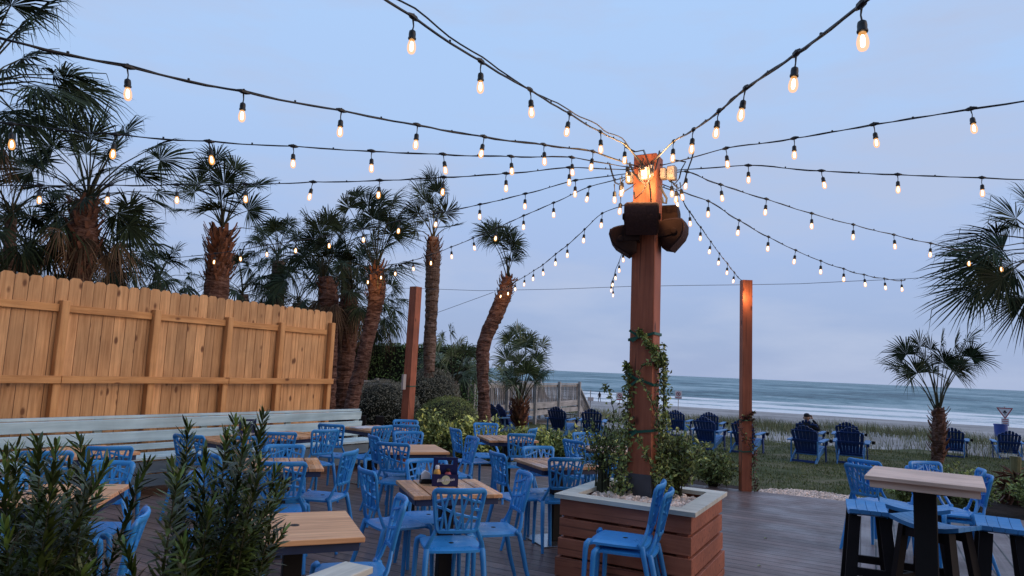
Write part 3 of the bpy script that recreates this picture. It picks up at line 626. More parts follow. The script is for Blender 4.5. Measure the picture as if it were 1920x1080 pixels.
# ------------------------------------------------------------------ long pale blue bench
ba = Vector((-5.323, 7.303, 0)); bb_ = Vector((-2.39, 11.263, 0)); bdv = (bb_-ba).normalized(); BL = 9.2; bo = bb_-bdv*BL
bench = empty('long_bench', (bo.x, bo.y, 0), math.atan2(bdv.y, bdv.x))
tag(bench, 'long pale blue painted wooden bench along the pine fence', 'bench')
tilt = Matrix.Rotation(math.radians(9), 3, 'X')
mb = MB()
mb.box((BL/2, .02, .875), (BL, .07, .032), bev=.004)
for z, h in ((.793, .122), (.643, .125), (.52, .07)):
    mb.box((BL/2, -.02-(.86-z)*.16, z), (BL-.004, .034, h), rot=tilt, bev=.004)
for i in range(8):
    mb.box((.05+i*1.3, .03, .45), (.085, .05, .82), mi=0)
mb.build('backrest', 'bench', bench)
mb = MB()
for y in (-.17, -.32, -.47): mb.box((BL/2, y, .437), (BL, .135, .034), bev=.004)
mb.build('seat', 'bench', bench)
mb = MB()
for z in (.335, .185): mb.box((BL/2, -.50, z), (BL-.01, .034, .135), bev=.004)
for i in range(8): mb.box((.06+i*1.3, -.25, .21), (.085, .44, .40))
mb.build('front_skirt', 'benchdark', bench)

# ------------------------------------------------------------------ furniture prototypes
def chair_proto():
    root = empty('cafe_chair')
    mb = MB()                                   # seat: dished plate with a rolled rim
    nx, ny = 10, 10; top = []; 
    def outline(u, v):
        x = u*(.205-.012*(1-v)/2); y = v*.205
        r = math.hypot(u, v); k = max(abs(u), abs(v))
        if k > 0:
            f = (k/r)**.35 if r > 1e-6 else 1; x *= f**.6; y *= f**.6
        return x, y
    for s_ in (0, 1):
        for j in range(ny+1):
            for i in range(nx+1):
                u = -1+2*i/nx; v = -1+2*j/ny; x, y = outline(u, v)
                e_ = max(abs(u), abs(v)); z = .452-.010*(1-e_**3)-(.018*e_**10)
                if v > .8: z -= .012*(v-.8)*5
                top.append((x, y, z-(.016 if s_ else 0)))
    n1 = (nx+1)*(ny+1); hole = {(5, 4)}
    fs = []
    for s_ in (0, 1):
        for j in range(ny):
            for i in range(nx):
                o = s_*n1+j*(nx+1)+i; fs.append((o, o+1, o+nx+2, o+nx+1))
    for i in range(nx):
        for j in (0, ny): a = j*(nx+1)+i; fs.append((a, a+1, a+1+n1, a+n1))
    for j in range(ny):
        for i in (0, nx): a = j*(nx+1)+i; fs.append((a, a+nx+1, a+nx+1+n1, a+n1))
    mb.add(top, fs, 0)
    mb.lathe([(.018, .4425), (.018, .4437)], 10, (0, -.03, 0), 1)
    autosmooth(mb.build('seat', ['blue', 'black'], root), 50)
    # backrest: frame with an irregular web of struts
    def S_(u, v):                                # u -1..1, v 0..1
        wdt = .132+.040*v; x = u*wdt; z = .565+v*.270; y = -.212-.050*v**1.1-.035*(1-u*u)*(.5+.5*v)
        return Vector((x, y, z))
    nr = lambda u: Vector((.35*u, 1, .2))
    mb = MB()
    def strip(pts, wd, th=.017):
        for (u1, v1), (u2, v2) in zip(pts, pts[1:]): mb.bar(S_(u1, v1), S_(u2, v2), wd, th, nr((u1+u2)/2))
    fr_ = []
    cn = .13
    for k in range(5): a = PI+PI/2*k/4; fr_.append((-1+cn+cn*math.cos(a), cn*1.2+cn*1.2*math.sin(a)))
    for k in range(1, 6): fr_.append((-1+cn+(2-2*cn)*k/6, 0))
    for k in range(5): a = -PI/2+PI/2*k/4; fr_.append((1-cn+cn*math.cos(a), cn*1.2+cn*1.2*math.sin(a)))
    for k in range(1, 3): fr_.append((1, cn+(1-2*cn)*k/3))
    for k in range(5): a = PI/2*k/4; fr_.append((1-cn+cn*math.cos(a), 1-cn+cn*math.sin(a)))
    for k in range(1, 6): fr_.append((1-cn-(2-2*cn)*k/6, 1))
    for k in range(5): a = PI/2+PI/2*k/4; fr_.append((-1+cn+cn*math.cos(a), 1-cn+cn*math.sin(a)))
    for k in range(1, 3): fr_.append((-1, 1-cn-(1-2*cn)*k/3))
    nfr = len(fr_)
    # continuous frame, oval section
    cen = [S_(u, v) for u, v in fr_]; vs = []
    for i in range(nfr):
        t_ = (cen[(i+1) % nfr]-cen[i-1]).normalized(); nn = nr(fr_[i][0]).normalized(); nn = (nn-t_*nn.dot(t_)).normalized(); xx = t_.cross(nn)
        wd = .019 if fr_[i][1] > .9 else .015
        for a, b_ in ((-1, -.45), (-.6, -1), (.6, -1), (1, -.45), (1, .45), (.6, 1), (-.6, 1), (-1, .45)): vs.append(cen[i]+xx*a*wd+nn*b_*.011)
    mb.add(vs, [(i*8+k, i*8+(k+1) % 8, ((i+1) % nfr)*8+(k+1) % 8, ((i+1) % nfr)*8+k) for i in range(nfr) for k in range(8)])
    for ln_ in (((-.78, 1), (-.62, .45), (-.50, 0)), ((-.42, 1), (-.70, .35), (-.82, 0)), ((-.38, 1), (-.12, .3), (.0, 0)), ((-.08, 1), (-.35, .35), (-.46, 0)),
                ((.02, 1), (.22, .3), (.30, 0)), ((.36, 1), (.12, .3), (.02, 0)), ((.40, 1), (.62, .45), (.72, 0)), ((.80, 1), (.60, .4), (.34, 0)),
                ((-1, .72), (-.3, .84)), ((-1, .62), (-.55, .55), (0, .40)), ((-.1, .44), (.45, .36), (1, .30)), ((.1, .86), (.55, .76), (1, .70)), ((-1, .25), (-.62, .35)), ((.55, .55), (1, .52))):
        strip(ln_, .0135)
    for sx in (-1, 1):                           # uprights joining the frame to the seat
        mb.tube([(sx*.186, -.168, .442), (sx*.178, -.188, .48), (sx*.150, -.205, .540), (sx*.131, -.212, .590)], [.020, .017, .015, .012], 8, flat=.75)
    autosmooth(mb.build('backrest', 'blue', root), 45)
    for sx in (-1, 1):
        mb = MB(); mb.tube([(sx*.150, .180, .430), (sx*.185, .192, .433), (sx*.203, .204, .418), (sx*.209, .209, .38), (sx*.214, .214, .2), (sx*.220, .222, 0)], [.016, .020, .021, .019, .017, .014], 8)
        autosmooth(mb.build('leg', 'blue', root), 60)
        mb = MB(); mb.tube([(sx*.182, -.150, .452), (sx*.188, -.178, .43), (sx*.194, -.195, .36), (sx*.204, -.235, .18), (sx*.216, -.292, 0)], [.016, .021, .020, .018, .014], 8)
        autosmooth(mb.build('leg', 'blue', root), 60)
    return root
def table_proto(w=.66, d=.66, planks=5, h=.75, mat='top', name='cafe_table', base=.46, gap=.010, thick=.028, column=.10, fm='navy'):
    root = empty(name); mb = MB(); pw = w/planks
    for i in range(planks): mb.box((-w/2+pw*(i+.5), 0, h-thick/2), (pw-gap, d, thick), bev=.003)
    mb.build('tabletop', mat, root)
    mb = MB()
    for s_ in (-1, 1):
        mb.box((0, s_*(d/2-.035), h-thick-.024), (w-.06, .02, .044)); mb.box((s_*(w/2-.035), 0, h-thick-.024), (.02, d-.09, .044))
    mb.box((0, 0, h-thick-.012), (w*.8, .05, .022)); mb.build('frame', fm, root)
    mb = MB(); mb.box((0, 0, (h-thick-.025+.014)/2), (column, column, h-thick-.025-.014), bev=.004); mb.build('pedestal', 'black', root)
    mb = MB(); mb.box((0, 0, .007), (base, base, .012), bev=.002)
    for sx in (-1, 1):
        for sy in (-1, 1): mb.lathe([(.009, .013), (.009, .019)], 6, (sx*.085, sy*.085, 0))
    mb.build('base_plate', 'steel', root); return root
def lounge_proto():
    root = empty('adirondack_chair')
    def board(mb, a, b_, wd, th, nrm, mi=0): mb.bar(a, b_, wd, th, nrm, mi)
    mb = MB()                                     # seat slats, falling to the back
    for i in range(6):
        f = i/5; y = .34-.50*f; z = .375-.155*f**1.1; mb.box((0, y, z), (.54, .082, .022), rot=Matrix.Rotation(.28, 3, 'X'), bev=.004)
    mb.build('seat', 'adi_light', root)
    mb = MB(); b0 = Vector((0, -.16, .235)); up = Vector((0, -.40, .92)).normalized(); nn = Vector((0, .92, .40)).normalized()
    tops = [.58, .66, .71, .725, .71, .66, .58]
    for i, t_ in enumerate(tops):
        u = (i-3)/3; x0 = u*.205; x1 = u*.268; wv = .066
        a = b0+Vector((x0, 0, 0)); e_ = b0+up*t_+Vector((x1, 0, 0)); px = Vector((wv/2, 0, 0)); p2 = Vector((wv*.56, 0, 0))
        tl = .035*(1 if i < 3 else 0); tr_ = .035*(1 if i > 3 else 0)
        q = [a-px, a+px, e_+p2-up*tr_, e_+up*.012*(abs(u) < .9), e_-p2-up*tl]
        vs = [v+nn*.010 for v in q]+[v-nn*.010 for v in q]
        mb.add(vs, [(0, 1, 2, 3, 4), (9, 8, 7, 6, 5)]+[(k, k+5, (k+1) % 5+5, (k+1) % 5) for k in range(5)])
    # two cross battens behind, bottom batten
    for zz, ww, bw in ((.34, .62, .06), (.60, .57, .032), (.015, .50, .07)):
        c = b0+up*zz-nn*.024; mb.bar(c-Vector((ww/2, 0, 0)), c+Vector((ww/2, 0, 0)), bw, .024, nn)
    mb.build('backrest', 'adi', root)
    for sx in (-1, 1):
        mb = MB(); pl = [(sx*.285, -.36), (sx*.40, -.37), (sx*.425, -.30), (sx*.405, 0), (sx*.42, .26), (sx*.38, .36), (sx*.31, .36), (sx*.28, .25)]
        n = len(pl); vs = [(x, y, .545+.045*(y+.36)) for x, y in pl]+[(x, y, .521+.045*(y+.36)) for x, y in pl]
        mb.add(vs, [tuple(range(n)), tuple(range(n, 2*n))[::-1]]+[(i, i+n, (i+1) % n+n, (i+1) % n) for i in range(n)])
        arm = mb.build('armrest', 'adi_light', root)
        mb = MB(); mb.bar((sx*.325, .30, 0), (sx*.325, .27, .548), .085, .026, (1, 0, 0)); mb.bar((sx*.35, .27, .42), (sx*.35, .27, .55), .05, .04, (0, 1, 0)); mb.build('leg', 'adi', root)
        mb = MB(); pl = [(.36, .27), (.36, .39), (.10, .345), (-.20, .235), (-.50, .075), (-.54, 0), (-.42, 0), (-.10, .17)]
        n = len(pl); vs = [(sx*.29, y, z) for y, z in pl]+[(sx*.266, y, z) for y, z in pl]
        mb.add(vs, [tuple(range(n)), tuple(range(n, 2*n))[::-1]]+[(i, i+n, (i+1) % n+n, (i+1) % n) for i in range(n)])
        mb.bar((sx*.30, -.37, .545), (sx*.30, -.37, .12), .06, .024, (1, 0, 0)); mb.build('side_rail', 'adi_light', root)
    mb = MB(); mb.bar((-.28, -.44, .07), (.28, -.44, .07), .05, .022, (0, 1, 0)); mb.build('stretcher', 'adi', root)
    mb = MB(); mb.lathe([(.034, .50), (.042, .575), (.05, .575), (.05, .568), (.038, .568), (.03, .50)], 12, (.47, .18, 0)); mb.bar((.40, .18, .53), (.44, .18, .53), .05, .012, (0, 0, 1)); mb.build('cup_holder', 'black', root)
    return root
def stool_proto():
    root = empty('bar_stool'); mb = MB(); W, Dp = .46, .27; ns = 5
    # saddle seat made of slats across, curving up at both ends
    for i in range(4):
        y0 = -Dp/2+Dp*i/4+.0015; y1 = -Dp/2+Dp*(i+1)/4-.0015; vs = []
        for k in range(11):
            x = -W/2+W*k/10; z = .722+.038*(x/(W/2))**2
            vs += [(x, y0, z), (x, y1, z), (x, y1, z-.028), (x, y0, z-.028)]
        mb.add(vs, [(k*4+j, k*4+(j+1) % 4, k*4+4+(j+1) % 4, k*4+4+j) for k in range(10) for j in range(4)]+[(0, 1, 2, 3), (40, 43, 42, 41)])
    mb.build('seat', 'stool', root)
    for sx in (-1, 1):
        for sy in (-1, 1):
            mb = MB(); mb.bar((sx*.235, sy*.155, 0), (sx*.150, sy*.095, .705), .075, .036, (1, 0, .1)); mb.build('leg', 'blackwood', root)
    mb = MB()
    for sy in (-1, 1):
        for a, b_, z, w_ in ((.215, .132, .25, .055), (.15, .105, .665, .06)): mb = MB(); mb.bar((-a, sy*b_, z), (a, sy*b_, z), w_, .022, (0, 1, 0)); mb.build('stretcher', 'blackwood', root)
    for sx in (-1, 1): mb = MB(); mb.bar((sx*.20, -.13, .33), (sx*.20, .13, .33), .055, .022, (1, 0, 0)); mb.build('stretcher', 'blackwood', root)
    return root

# ------------------------------------------------------------------ cafe tables
tp = table_proto(); tl = table_proto(.66, .66, 1, mat='topdry')
def put(o, x, y, yaw, label, cat, group=None, z=0.0, s=1.0):
    o.location = (x, y, z); o.rotation_euler = (0, 0, math.radians(yaw)); o.scale = (s, s, s); return tag(o, label, cat, group)
tabs = [(tp, -.42, 5.24, 20, 'square slatted cafe table holding the navy condiment caddy and napkins'),
        (tl, -1.13, 3.85, 22, 'large near cafe table with umbrella hole in its plain tan top'),
        (tl, -2.80, 4.42, 14, 'tan cafe table at far left half hidden by the leafy shrub'),
        (tl, -3.78, 6.28, 57, 'tan cafe table against the bench near its left end'),
        (tp, -1.93, 6.06, 20, 'slatted cafe table right of the tall middle shrub'),
        (tp, -3.02, 7.72, 54, 'bench table carrying the far condiment caddy'),
        (tp, -2.62, 8.34, 54, 'bench table just beyond the one with the far caddy'),
        (tp, -1.82, 9.62, 50, 'bench table with papers at the right end of the bench'),
        (tl, -1.00, 7.52, 20, 'empty cafe table directly behind the caddy table'),
        (tp, .02, 9.05, 16, 'cafe table in front of the yellow-green shrubs by the leaning palm'),
        (tp, .52, 6.88, 24, 'wet slatted cafe table just left of the planter box'),
        (tp, 1.30, 8.30, 20, 'pale cafe table seen through the vine behind the planter')]
seen = set()
for proto, x, y, yaw, lb in tabs:
    o = proto if proto not in seen else copy_tree(proto); 
    if proto not in seen: seen.add(proto)
    put(o, x, y, yaw, lb, 'table', 'cafe tables on the deck')
mb = MB(); mb.lathe([(.026, .7505), (.026, .7515)], 12); h_ = mb.build('umbrella_hole', 'black', tl)
# the same hole only where the photo shows it: bench paper stack is its own thing
mb = MB(); 
for i, (a, zz) in enumerate(((5, .753), (-8, .758), (14, .763))): mb.box((0, 0, zz), (.34, .22, .004), rot=Matrix.Rotation(math.radians(a), 3, 'Z'))
o = mb.build('paper_menus', 'white'); o.location = (-1.95, 9.55, 0); o.rotation_euler = (0, 0, .9); tag(o, 'loose white paper menus lying on the bench table', 'menus')

# ------------------------------------------------------------------ cafe chairs: (x, y of back top in the photo, facing)
chair = chair_proto(); first = True
CH = [(863, 917, 14, 'cafe chair in front of the caddy table, back to the camera', 0),
      (985, 887, 62, 'cafe chair at the right side of the caddy table', 107),
      (687, 880, -72, 'cafe chair at the left side of the caddy table', 0),
      (800, 862, 196, 'cafe chair behind the condiment caddy facing the camera', 0),
      (753, 935, 68, 'nearest cafe chair, beside the large tan table with the hole', 106),
      (658, 846, 70, 'cafe chair turned side-on right of the slatted table by the middle shrub', 0),
      (531, 867, 15, 'cafe chair on the near side of the slatted table by the middle shrub', 0),
      (737, 831, -36, 'cafe chair angled at the left front corner of the table behind the caddy', 0),
      (700, 817, -74, 'narrow side-on cafe chair left of the table behind the caddy', 0),
      (766, 810, 196, 'cafe chair facing the camera beyond the table behind the caddy', 0),
      (718, 799, 52, 'cafe chair right of the paper menus facing the bench', 0),
      (761, 788, 188, 'farthest cafe chair by the base of the leaning brown post', 0),
      (761, 797, 12, 'cafe chair back to the camera just before the farthest one', 0),
      (611, 806, 42, 'cafe chair in front of the bench facing the table beyond the far caddy', 0),
      (621, 796, -38, 'cafe chair left of the paper menus table facing right', 0),
      (535, 835, 196, 'cafe chair beyond the slatted table by the middle shrub, facing the camera', 0),
      (525, 811, 22, 'cafe chair tucked at the table just beyond the far caddy', 0),
      (467, 819, 24, 'cafe chair tucked in below the far caddy', 0),
      (354, 816, -12, 'cafe chair left of the far caddy table in front of the bench', 0),
      (396, 850, -72, 'cafe chair side-on behind the middle shrub left of the slatted table', 0),
      (205, 838, 22, 'cafe chair at the bench table near the left end', 0),
      (204, 866, 192, 'cafe chair facing the camera behind the far left table', 0),
      (88, 847, 24, 'cafe chair nearly hidden by the left shrub at the bench', 0),
      (266, 961, 66, 'cafe chair side-on between the two leafy shrubs', 112),
      (352, 890, -68, 'cafe chair back seen through the middle shrub', 0),
      (932, 849, -68, 'cafe chair left of the wet table by the planter', 0),
      (1063, 859, 36, 'cafe chair in front of the wet table next to the planter corner', 0),
      (1009, 838, 200, 'cafe chair behind the wet table facing the camera', 0),
      (1075, 826, -52, 'cafe chair left of the pale table behind the planter', 0),
      (1097, 812, 196, 'cafe chair behind the pale table in front of the shrubs', 0),
      (887, 820, 58, 'cafe chair between the table behind the caddy and the leaning palm', 116),
      (853, 804, -70, 'narrow side-on cafe chair left of the table by the yellow-green shrubs', 0),
      (911, 794, 188, 'cafe chair facing the camera beneath the leaning palm', 0),
      (978, 814, 34, 'cafe chair in front of the table by the yellow-green shrubs', 0),
      (1000, 804, 74, 'narrow side-on cafe chair right of the table by the yellow-green shrubs', 0),
      (1128, 852, 12, 'cafe chair mostly hidden behind the planter vine', 0)]
for px, py, yaw, lb, zz in CH:
    if 25 < abs(yaw) < 120: yaw = math.copysign(math.degrees(math.acos(min(1, math.cos(math.radians(yaw))/.87))), yaw)+math.degrees(math.atan((954-px)/F))
    if zz: yaw = zz; zz = 0
    b_ = P(px, py, .845); a = math.radians(yaw); d = Vector((-math.sin(a), math.cos(a), 0)); c = b_+d*.27
    o = chair if first else copy_tree(chair); first = False
    put(o, c.x, c.y, yaw, 'blue '+lb, 'chair', 'blue cafe chairs')
def place_chair(x, y, yaw, lb, z=0.0, tiltx=0.0):
    o = copy_tree(chair); put(o, x, y, yaw, 'blue '+lb, 'chair', 'blue cafe chairs', z)
a = math.radians(-80); c = P(95, 1022, .45); place_chair(c.x, c.y, -80, 'cafe chair seat glimpsed at the bottom left behind the shrub')
def stack(px, py, yaw, l1, l2, rise=.050, fwd=.055, zt=.845):
    b_ = P(px, py, zt); a = math.radians(yaw); d = Vector((-math.sin(a), math.cos(a), 0)); c = b_+d*.29
    place_chair(c.x, c.y, yaw, l1); place_chair(c.x+d.x*fwd, c.y+d.y*fwd, yaw, l2, rise)
stack(1259, 921, 70, 'cafe chair at the bottom of the stack against the planter box', 'cafe chair on top of the stack against the planter box')
stack(1611, 873, -62, 'cafe chair, lower of the stacked pair left of the bar table', 'cafe chair, upper of the stacked pair left of the bar table')
stack(1724, 874, 188, 'cafe chair, lower of the stacked pair behind the bar table', 'cafe chair, upper of the stacked pair behind the bar table')
stack(1858, 893, 64, 'cafe chair, lower of the stacked pair right of the bar table', 'cafe chair, upper of the stacked pair right of the bar table')

# ------------------------------------------------------------------ bar table and stools
bt = table_proto(.64, .64, 1, 1.07, 'bartop', 'bar_table', .56, .0, .026, .13, 'bartop'); put(bt, 2.745, 4.545, -33, 'tall black bar table with a pale wooden top', 'table')
mb = MB()
mb.box((0, 0, .985), (.30, .30, .02)); mb.build('mounting_plate', 'black', bt)
st0 = stool_proto()
sts = [(2.69, 5.16, 67, 'bar stool left of the tall bar table, its slatted seat seen end-on'), (2.92, 4.74, -62, 'nearest bar stool directly in front of the bar table post'), (3.15, 5.36, -30, 'bar stool behind the bar table post'), (3.37, 4.74, 60, 'rightmost bar stool at the edge of the photo')]
for i, (x, y, yaw, lb) in enumerate(sts):
    o = st0 if i == 0 else copy_tree(st0); put(o, x, y, yaw, 'blue and black '+lb, 'stool', 'bar stools around the tall table')

# ------------------------------------------------------------------ planter box, centre post, pebbles
pc = Vector((1.16, 5.76, 0)); py_ = math.radians(-29)
pl = empty('planter_box', pc, py_); tag(pl, 'square reddish-brown slatted planter box with a pale grey rim around the centre post', 'planter')
S = 1.04
mb = MB()
for sx in (-1, 1):
    for sy in (-1, 1): mb.box((sx*(S/2-.07), sy*(S/2-.07), .33), (.085, .085, .62))
for sx in (-1, 1): mb.box((sx*(S/2-.065), 0, .33), (.06, .09, .62)); mb.box((0, sx*(S/2-.065), .33), (.09, .06, .62))
mb.box((0, 0, .30), (S-.20, S-.20, .56))
mb.build('inner_frame', 'planter', pl)
zs = [(.580, .125), (.432, .130), (.282, .130), (.132, .138), (.030, .050)]
for k, (z, h) in enumerate(zs):
    o_ = .02 if k >= 3 else (.006 if k == 2 else 0)
    mb = MB()
    for sy in (-1, 1): mb.box((0, sy*(S/2-.016+o_), z), (S+2*o_, .030, h), bev=.003)
    for sx in (-1, 1): mb.box((sx*(S/2-.016+o_), 0, z), (.030, S+2*o_-.064, h), bev=.003)
    mb.build('side_boards', 'planter', pl)
mb = MB(); R0, R1 = S/2+.035, S/2-.105
for k in range(4):
    a = PI/2*k; rt = Matrix.Rotation(a, 3, 'Z'); g = .0012
    q = [(-R0+g, -R0), (R0-g, -R0), (R1-g, -R1), (-R1+g, -R1)]
    vs = [rt @ Vector((x, y, .682)) for x, y in q]+[rt @ Vector((x, y, .650)) for x, y in q]
    mb.add(vs, [(0, 1, 2, 3), (7, 6, 5, 4)]+[(i, i+4, (i+1) % 4+4, (i+1) % 4) for i in range(4)])
mb.build('rim', 'rim', pl)
mb = MB(); mb.box((0, 0, .57), (2*R1+.01, 2*R1+.01, .03)); mb.build('soil', 'soil', pl)
def rock(mb, c, r, rnd):
    ph = (1+5**.5)/2; v = [(-1, ph, 0), (1, ph, 0), (-1, -ph, 0), (1, -ph, 0), (0, -1, ph), (0, 1, ph), (0, -1, -ph), (0, 1, -ph), (ph, 0, -1), (ph, 0, 1), (-ph, 0, -1), (-ph, 0, 1)]
    f = [(0, 11, 5), (0, 5, 1), (0, 1, 7), (0, 7, 10), (0, 10, 11), (1, 5, 9), (5, 11, 4), (11, 10, 2), (10, 7, 6), (7, 1, 8), (3, 9, 4), (3, 4, 2), (3, 2, 6), (3, 6, 8), (3, 8, 9), (4, 9, 5), (2, 4, 11), (6, 2, 10), (8, 6, 7), (9, 8, 1)]
    e = Euler((rnd.uniform(0, 6), rnd.uniform(0, 6), rnd.uniform(0, 6))).to_matrix(); s_ = Vector((rnd.uniform(.7, 1.2), rnd.uniform(.7, 1.2), rnd.uniform(.5, .9)))
    mb.add([Vector(c)+e @ Vector((x*s_.x, y*s_.y, z*s_.z))*r/1.9*rnd.uniform(.9, 1.1) for x, y, z in v], f)
rn = random.Random(8); mb = MB(); rp_ = Matrix.Rotation(py_, 3, 'Z')
for i in range(1500):
    p = Vector((rn.uniform(-R1+.02, R1-.02), rn.uniform(-R1+.02, R1-.02), 0))
    if max(abs(p.x), abs(p.y)) < .10: continue
    q = rp_ @ p; hh = .60+.045*math.exp(-((p.x)**2+(p.y)**2)/.12); rock(mb, (pc.x+q.x, pc.y+q.y, hh+rn.uniform(-.01, .02)), rn.uniform(.018, .034), rn)
tag(mb.build('pebbles', 'pebble', smooth=False), 'pinkish white pebbles filling the planter box', 'pebbles', kind='stuff')
# pebble bed beyond the deck edge
mb = MB(); rn = random.Random(9)
E0 = Vector((3.75, 10.36, 0)); E1 = Vector((6.0, 9.33, 0)); ed = (E1-E0).normalized(); en = Vector((-ed.y, ed.x, 0))
for i in range(5200):
    u = rn.uniform(0, 1); v = rn.random()**1.1; wdt = (.95*math.sin(PI*min(1, u*1.15+.12))**.6+.15) if u < .87 else .2
    p = E0+ed*(u*(E1-E0).length)+en*(.04+v*wdt); 
    if rn.random() < .25 and math.sin(p.x*7)*math.sin(p.y*6+1) > .35: continue
    rock(mb, (p.x, p.y, -.085), rn.uniform(.014, .034), rn)
tag(mb.build('pebbles', 'pebble'), 'white pebble strip on the lawn beside the deck edge', 'pebbles', kind='stuff')

P0 = Vector((1.16, 5.85, 0)); PT = 3.56
post = empty('light_post', (P0.x, P0.y, 0), math.radians(-28)); tag(post, 'thick red-brown central wooden post rising from the planter box', 'post')
mb = MB(); mb.box((0, 0, (PT+.58)/2), (.205, .205, PT-.58), bev=.006); mb.build('shaft', 'redpost', post)
mb = MB(); mb.box((0, 0, .70), (.213, .213, .26)); mb.build('base_sleeve', 'sleeve', post)
for z, tl_ in ((1.965, .06), (1.60, -.07), (1.175, .03)):
    mb = MB(); n = 4; c_ = [(-.112, -.112), (.112, -.112), (.112, .112), (-.112, .112)]
    for k in range(4):
        a, b_ = c_[k], c_[(k+1) % 4]; mb.bar((a[0], a[1], z+tl_*a[0]/.112*.5), (b_[0], b_[1], z+tl_*b_[0]/.112*.5), .022, .006, (a[0]+b_[0], a[1]+b_[1], 0))
    mb.bar((-.02, -.116, z), (-.10, -.125, z+.05), .02, .005, (0, 1, 0)); mb.bar((-.02, -.116, z), (-.075, -.13, z-.045), .02, .005, (0, 1, 0))
    mb.build('green_tie', 'tie', post)
def smallpost(label, base, top, wd, yaw, ties=()):
    g = base[2]; o = empty('wooden_post', base, math.radians(yaw)); tag(o, label, 'post')
    tv = Vector(top)-Vector(base); mb = MB()
    vs = [(sx*wd/2+tv_.x, sy*wd/2+tv_.y, tv_.z) for tv_ in (Vector((0, 0, 0)), Matrix.Rotation(-math.radians(yaw), 3, 'Z') @ tv) for sx, sy in ((-1, -1), (1, -1), (1, 1), (-1, 1))]
    mb.add(vs, [(3, 2, 1, 0), (4, 5, 6, 7)]+[(i, (i+1) % 4, (i+1) % 4+4, i+4) for i in range(4)]); mb.build('shaft', 'redpost', o)
    for z in ties:
        mb = MB(); f = z/tv.z; off = (Matrix.Rotation(-math.radians(yaw), 3, 'Z') @ tv)*f; h = wd/2+.006; c_ = [(-h, -h), (h, -h), (h, h), (-h, h)]
        for k in range(4):
            a, b_ = c_[k], c_[(k+1) % 4]; mb.bar((a[0]+off.x, a[1]+off.y, z), (b_[0]+off.x, b_[1]+off.y, z+.01), .018, .005, (a[0]+b_[0], a[1]+b_[1], 0))
        mb.build('green_tie', 'tie', o)
    return o
rb = P(1397, 920, 0); rt_ = D(1399, 526, rb.y)
smallpost('slim red-brown post at the deck edge right of the planter, lit bulb at its top', (rb.x, rb.y, -.05), rt_, .145, 0, (1.08, .62))
lt = D(780, 538, 12.6); lb_ = D(766, 786, 12.35); lb_.z = -.1; lb_.x = D(762, 800, 12.35).x
smallpost('leaning red-brown post among the clipped bushes', lb_, lt, .16, -32, (1.35,))
mb = MB(); o_ = D(757, 716, 12.3); mb.box((0, 0, 0), (.04, .08, .27)); q = mb.build('switch_box', 'greybox'); q.location = o_+Vector((-.0, 0, 0)); q.rotation_euler = (0, 0, -.5); tag(q, 'small pale box fixed to the leaning brown post', 'box')

# junction boxes on the central post
def jbox(x, y, Y, d, label, yaw=-28, ring=False):
    o = D(x, y, Y); r = empty('junction_box', o, math.radians(yaw)); tag(r, label, 'electrical box', 'electrical boxes on the centre post')
    mb = MB(); mb.box((0, 0, 0), d, bev=.008); mb.build('housing', 'greybox', r)
    mb = MB(); mb.box((0, -d[1]/2-.008, 0), (d[0]*.86, .016, d[2]*.84), bev=.006); mb.build('cover', 'greybox', r)
    if ring: mb = MB(); mb.tube([(.018*math.cos(a), -d[1]/2-.02, .02*math.sin(a)) for a in [k*PI/5 for k in range(11)]], .004, 5); mb.build('lid_ring', 'greybox', r)
jbox(1207, 326, 5.68, (.075, .07, .11), 'grey electrical box on the front face of the post top, left one')
jbox(1221, 320, 5.69, (.04, .05, .10), 'slim grey electrical box on the front face of the post top, right one')
jbox(1182, 334, 5.86, (.075, .07, .10), 'grey electrical box on the left side of the post top')
jbox(1245, 326, 5.80, (.05, .08, .10), 'grey electrical box on the right side of the post, nearer the post')
jbox(1260, 325, 5.80, (.075, .08, .125), 'grey electrical box with a round lid on the right side of the post', ring=True)
# conduit hooks
mb = MB(); pts = [D(x, y, 5.78) for x, y in ((1238, 348), (1243, 360), (1250, 372), (1249, 381), (1243, 380), (1241, 370))]
mb.tube(pts, .010, 7); tag(autosmooth(mb.build('conduit', 'sleeve')), 'bent grey conduit hooked on the right of the post top', 'conduit')

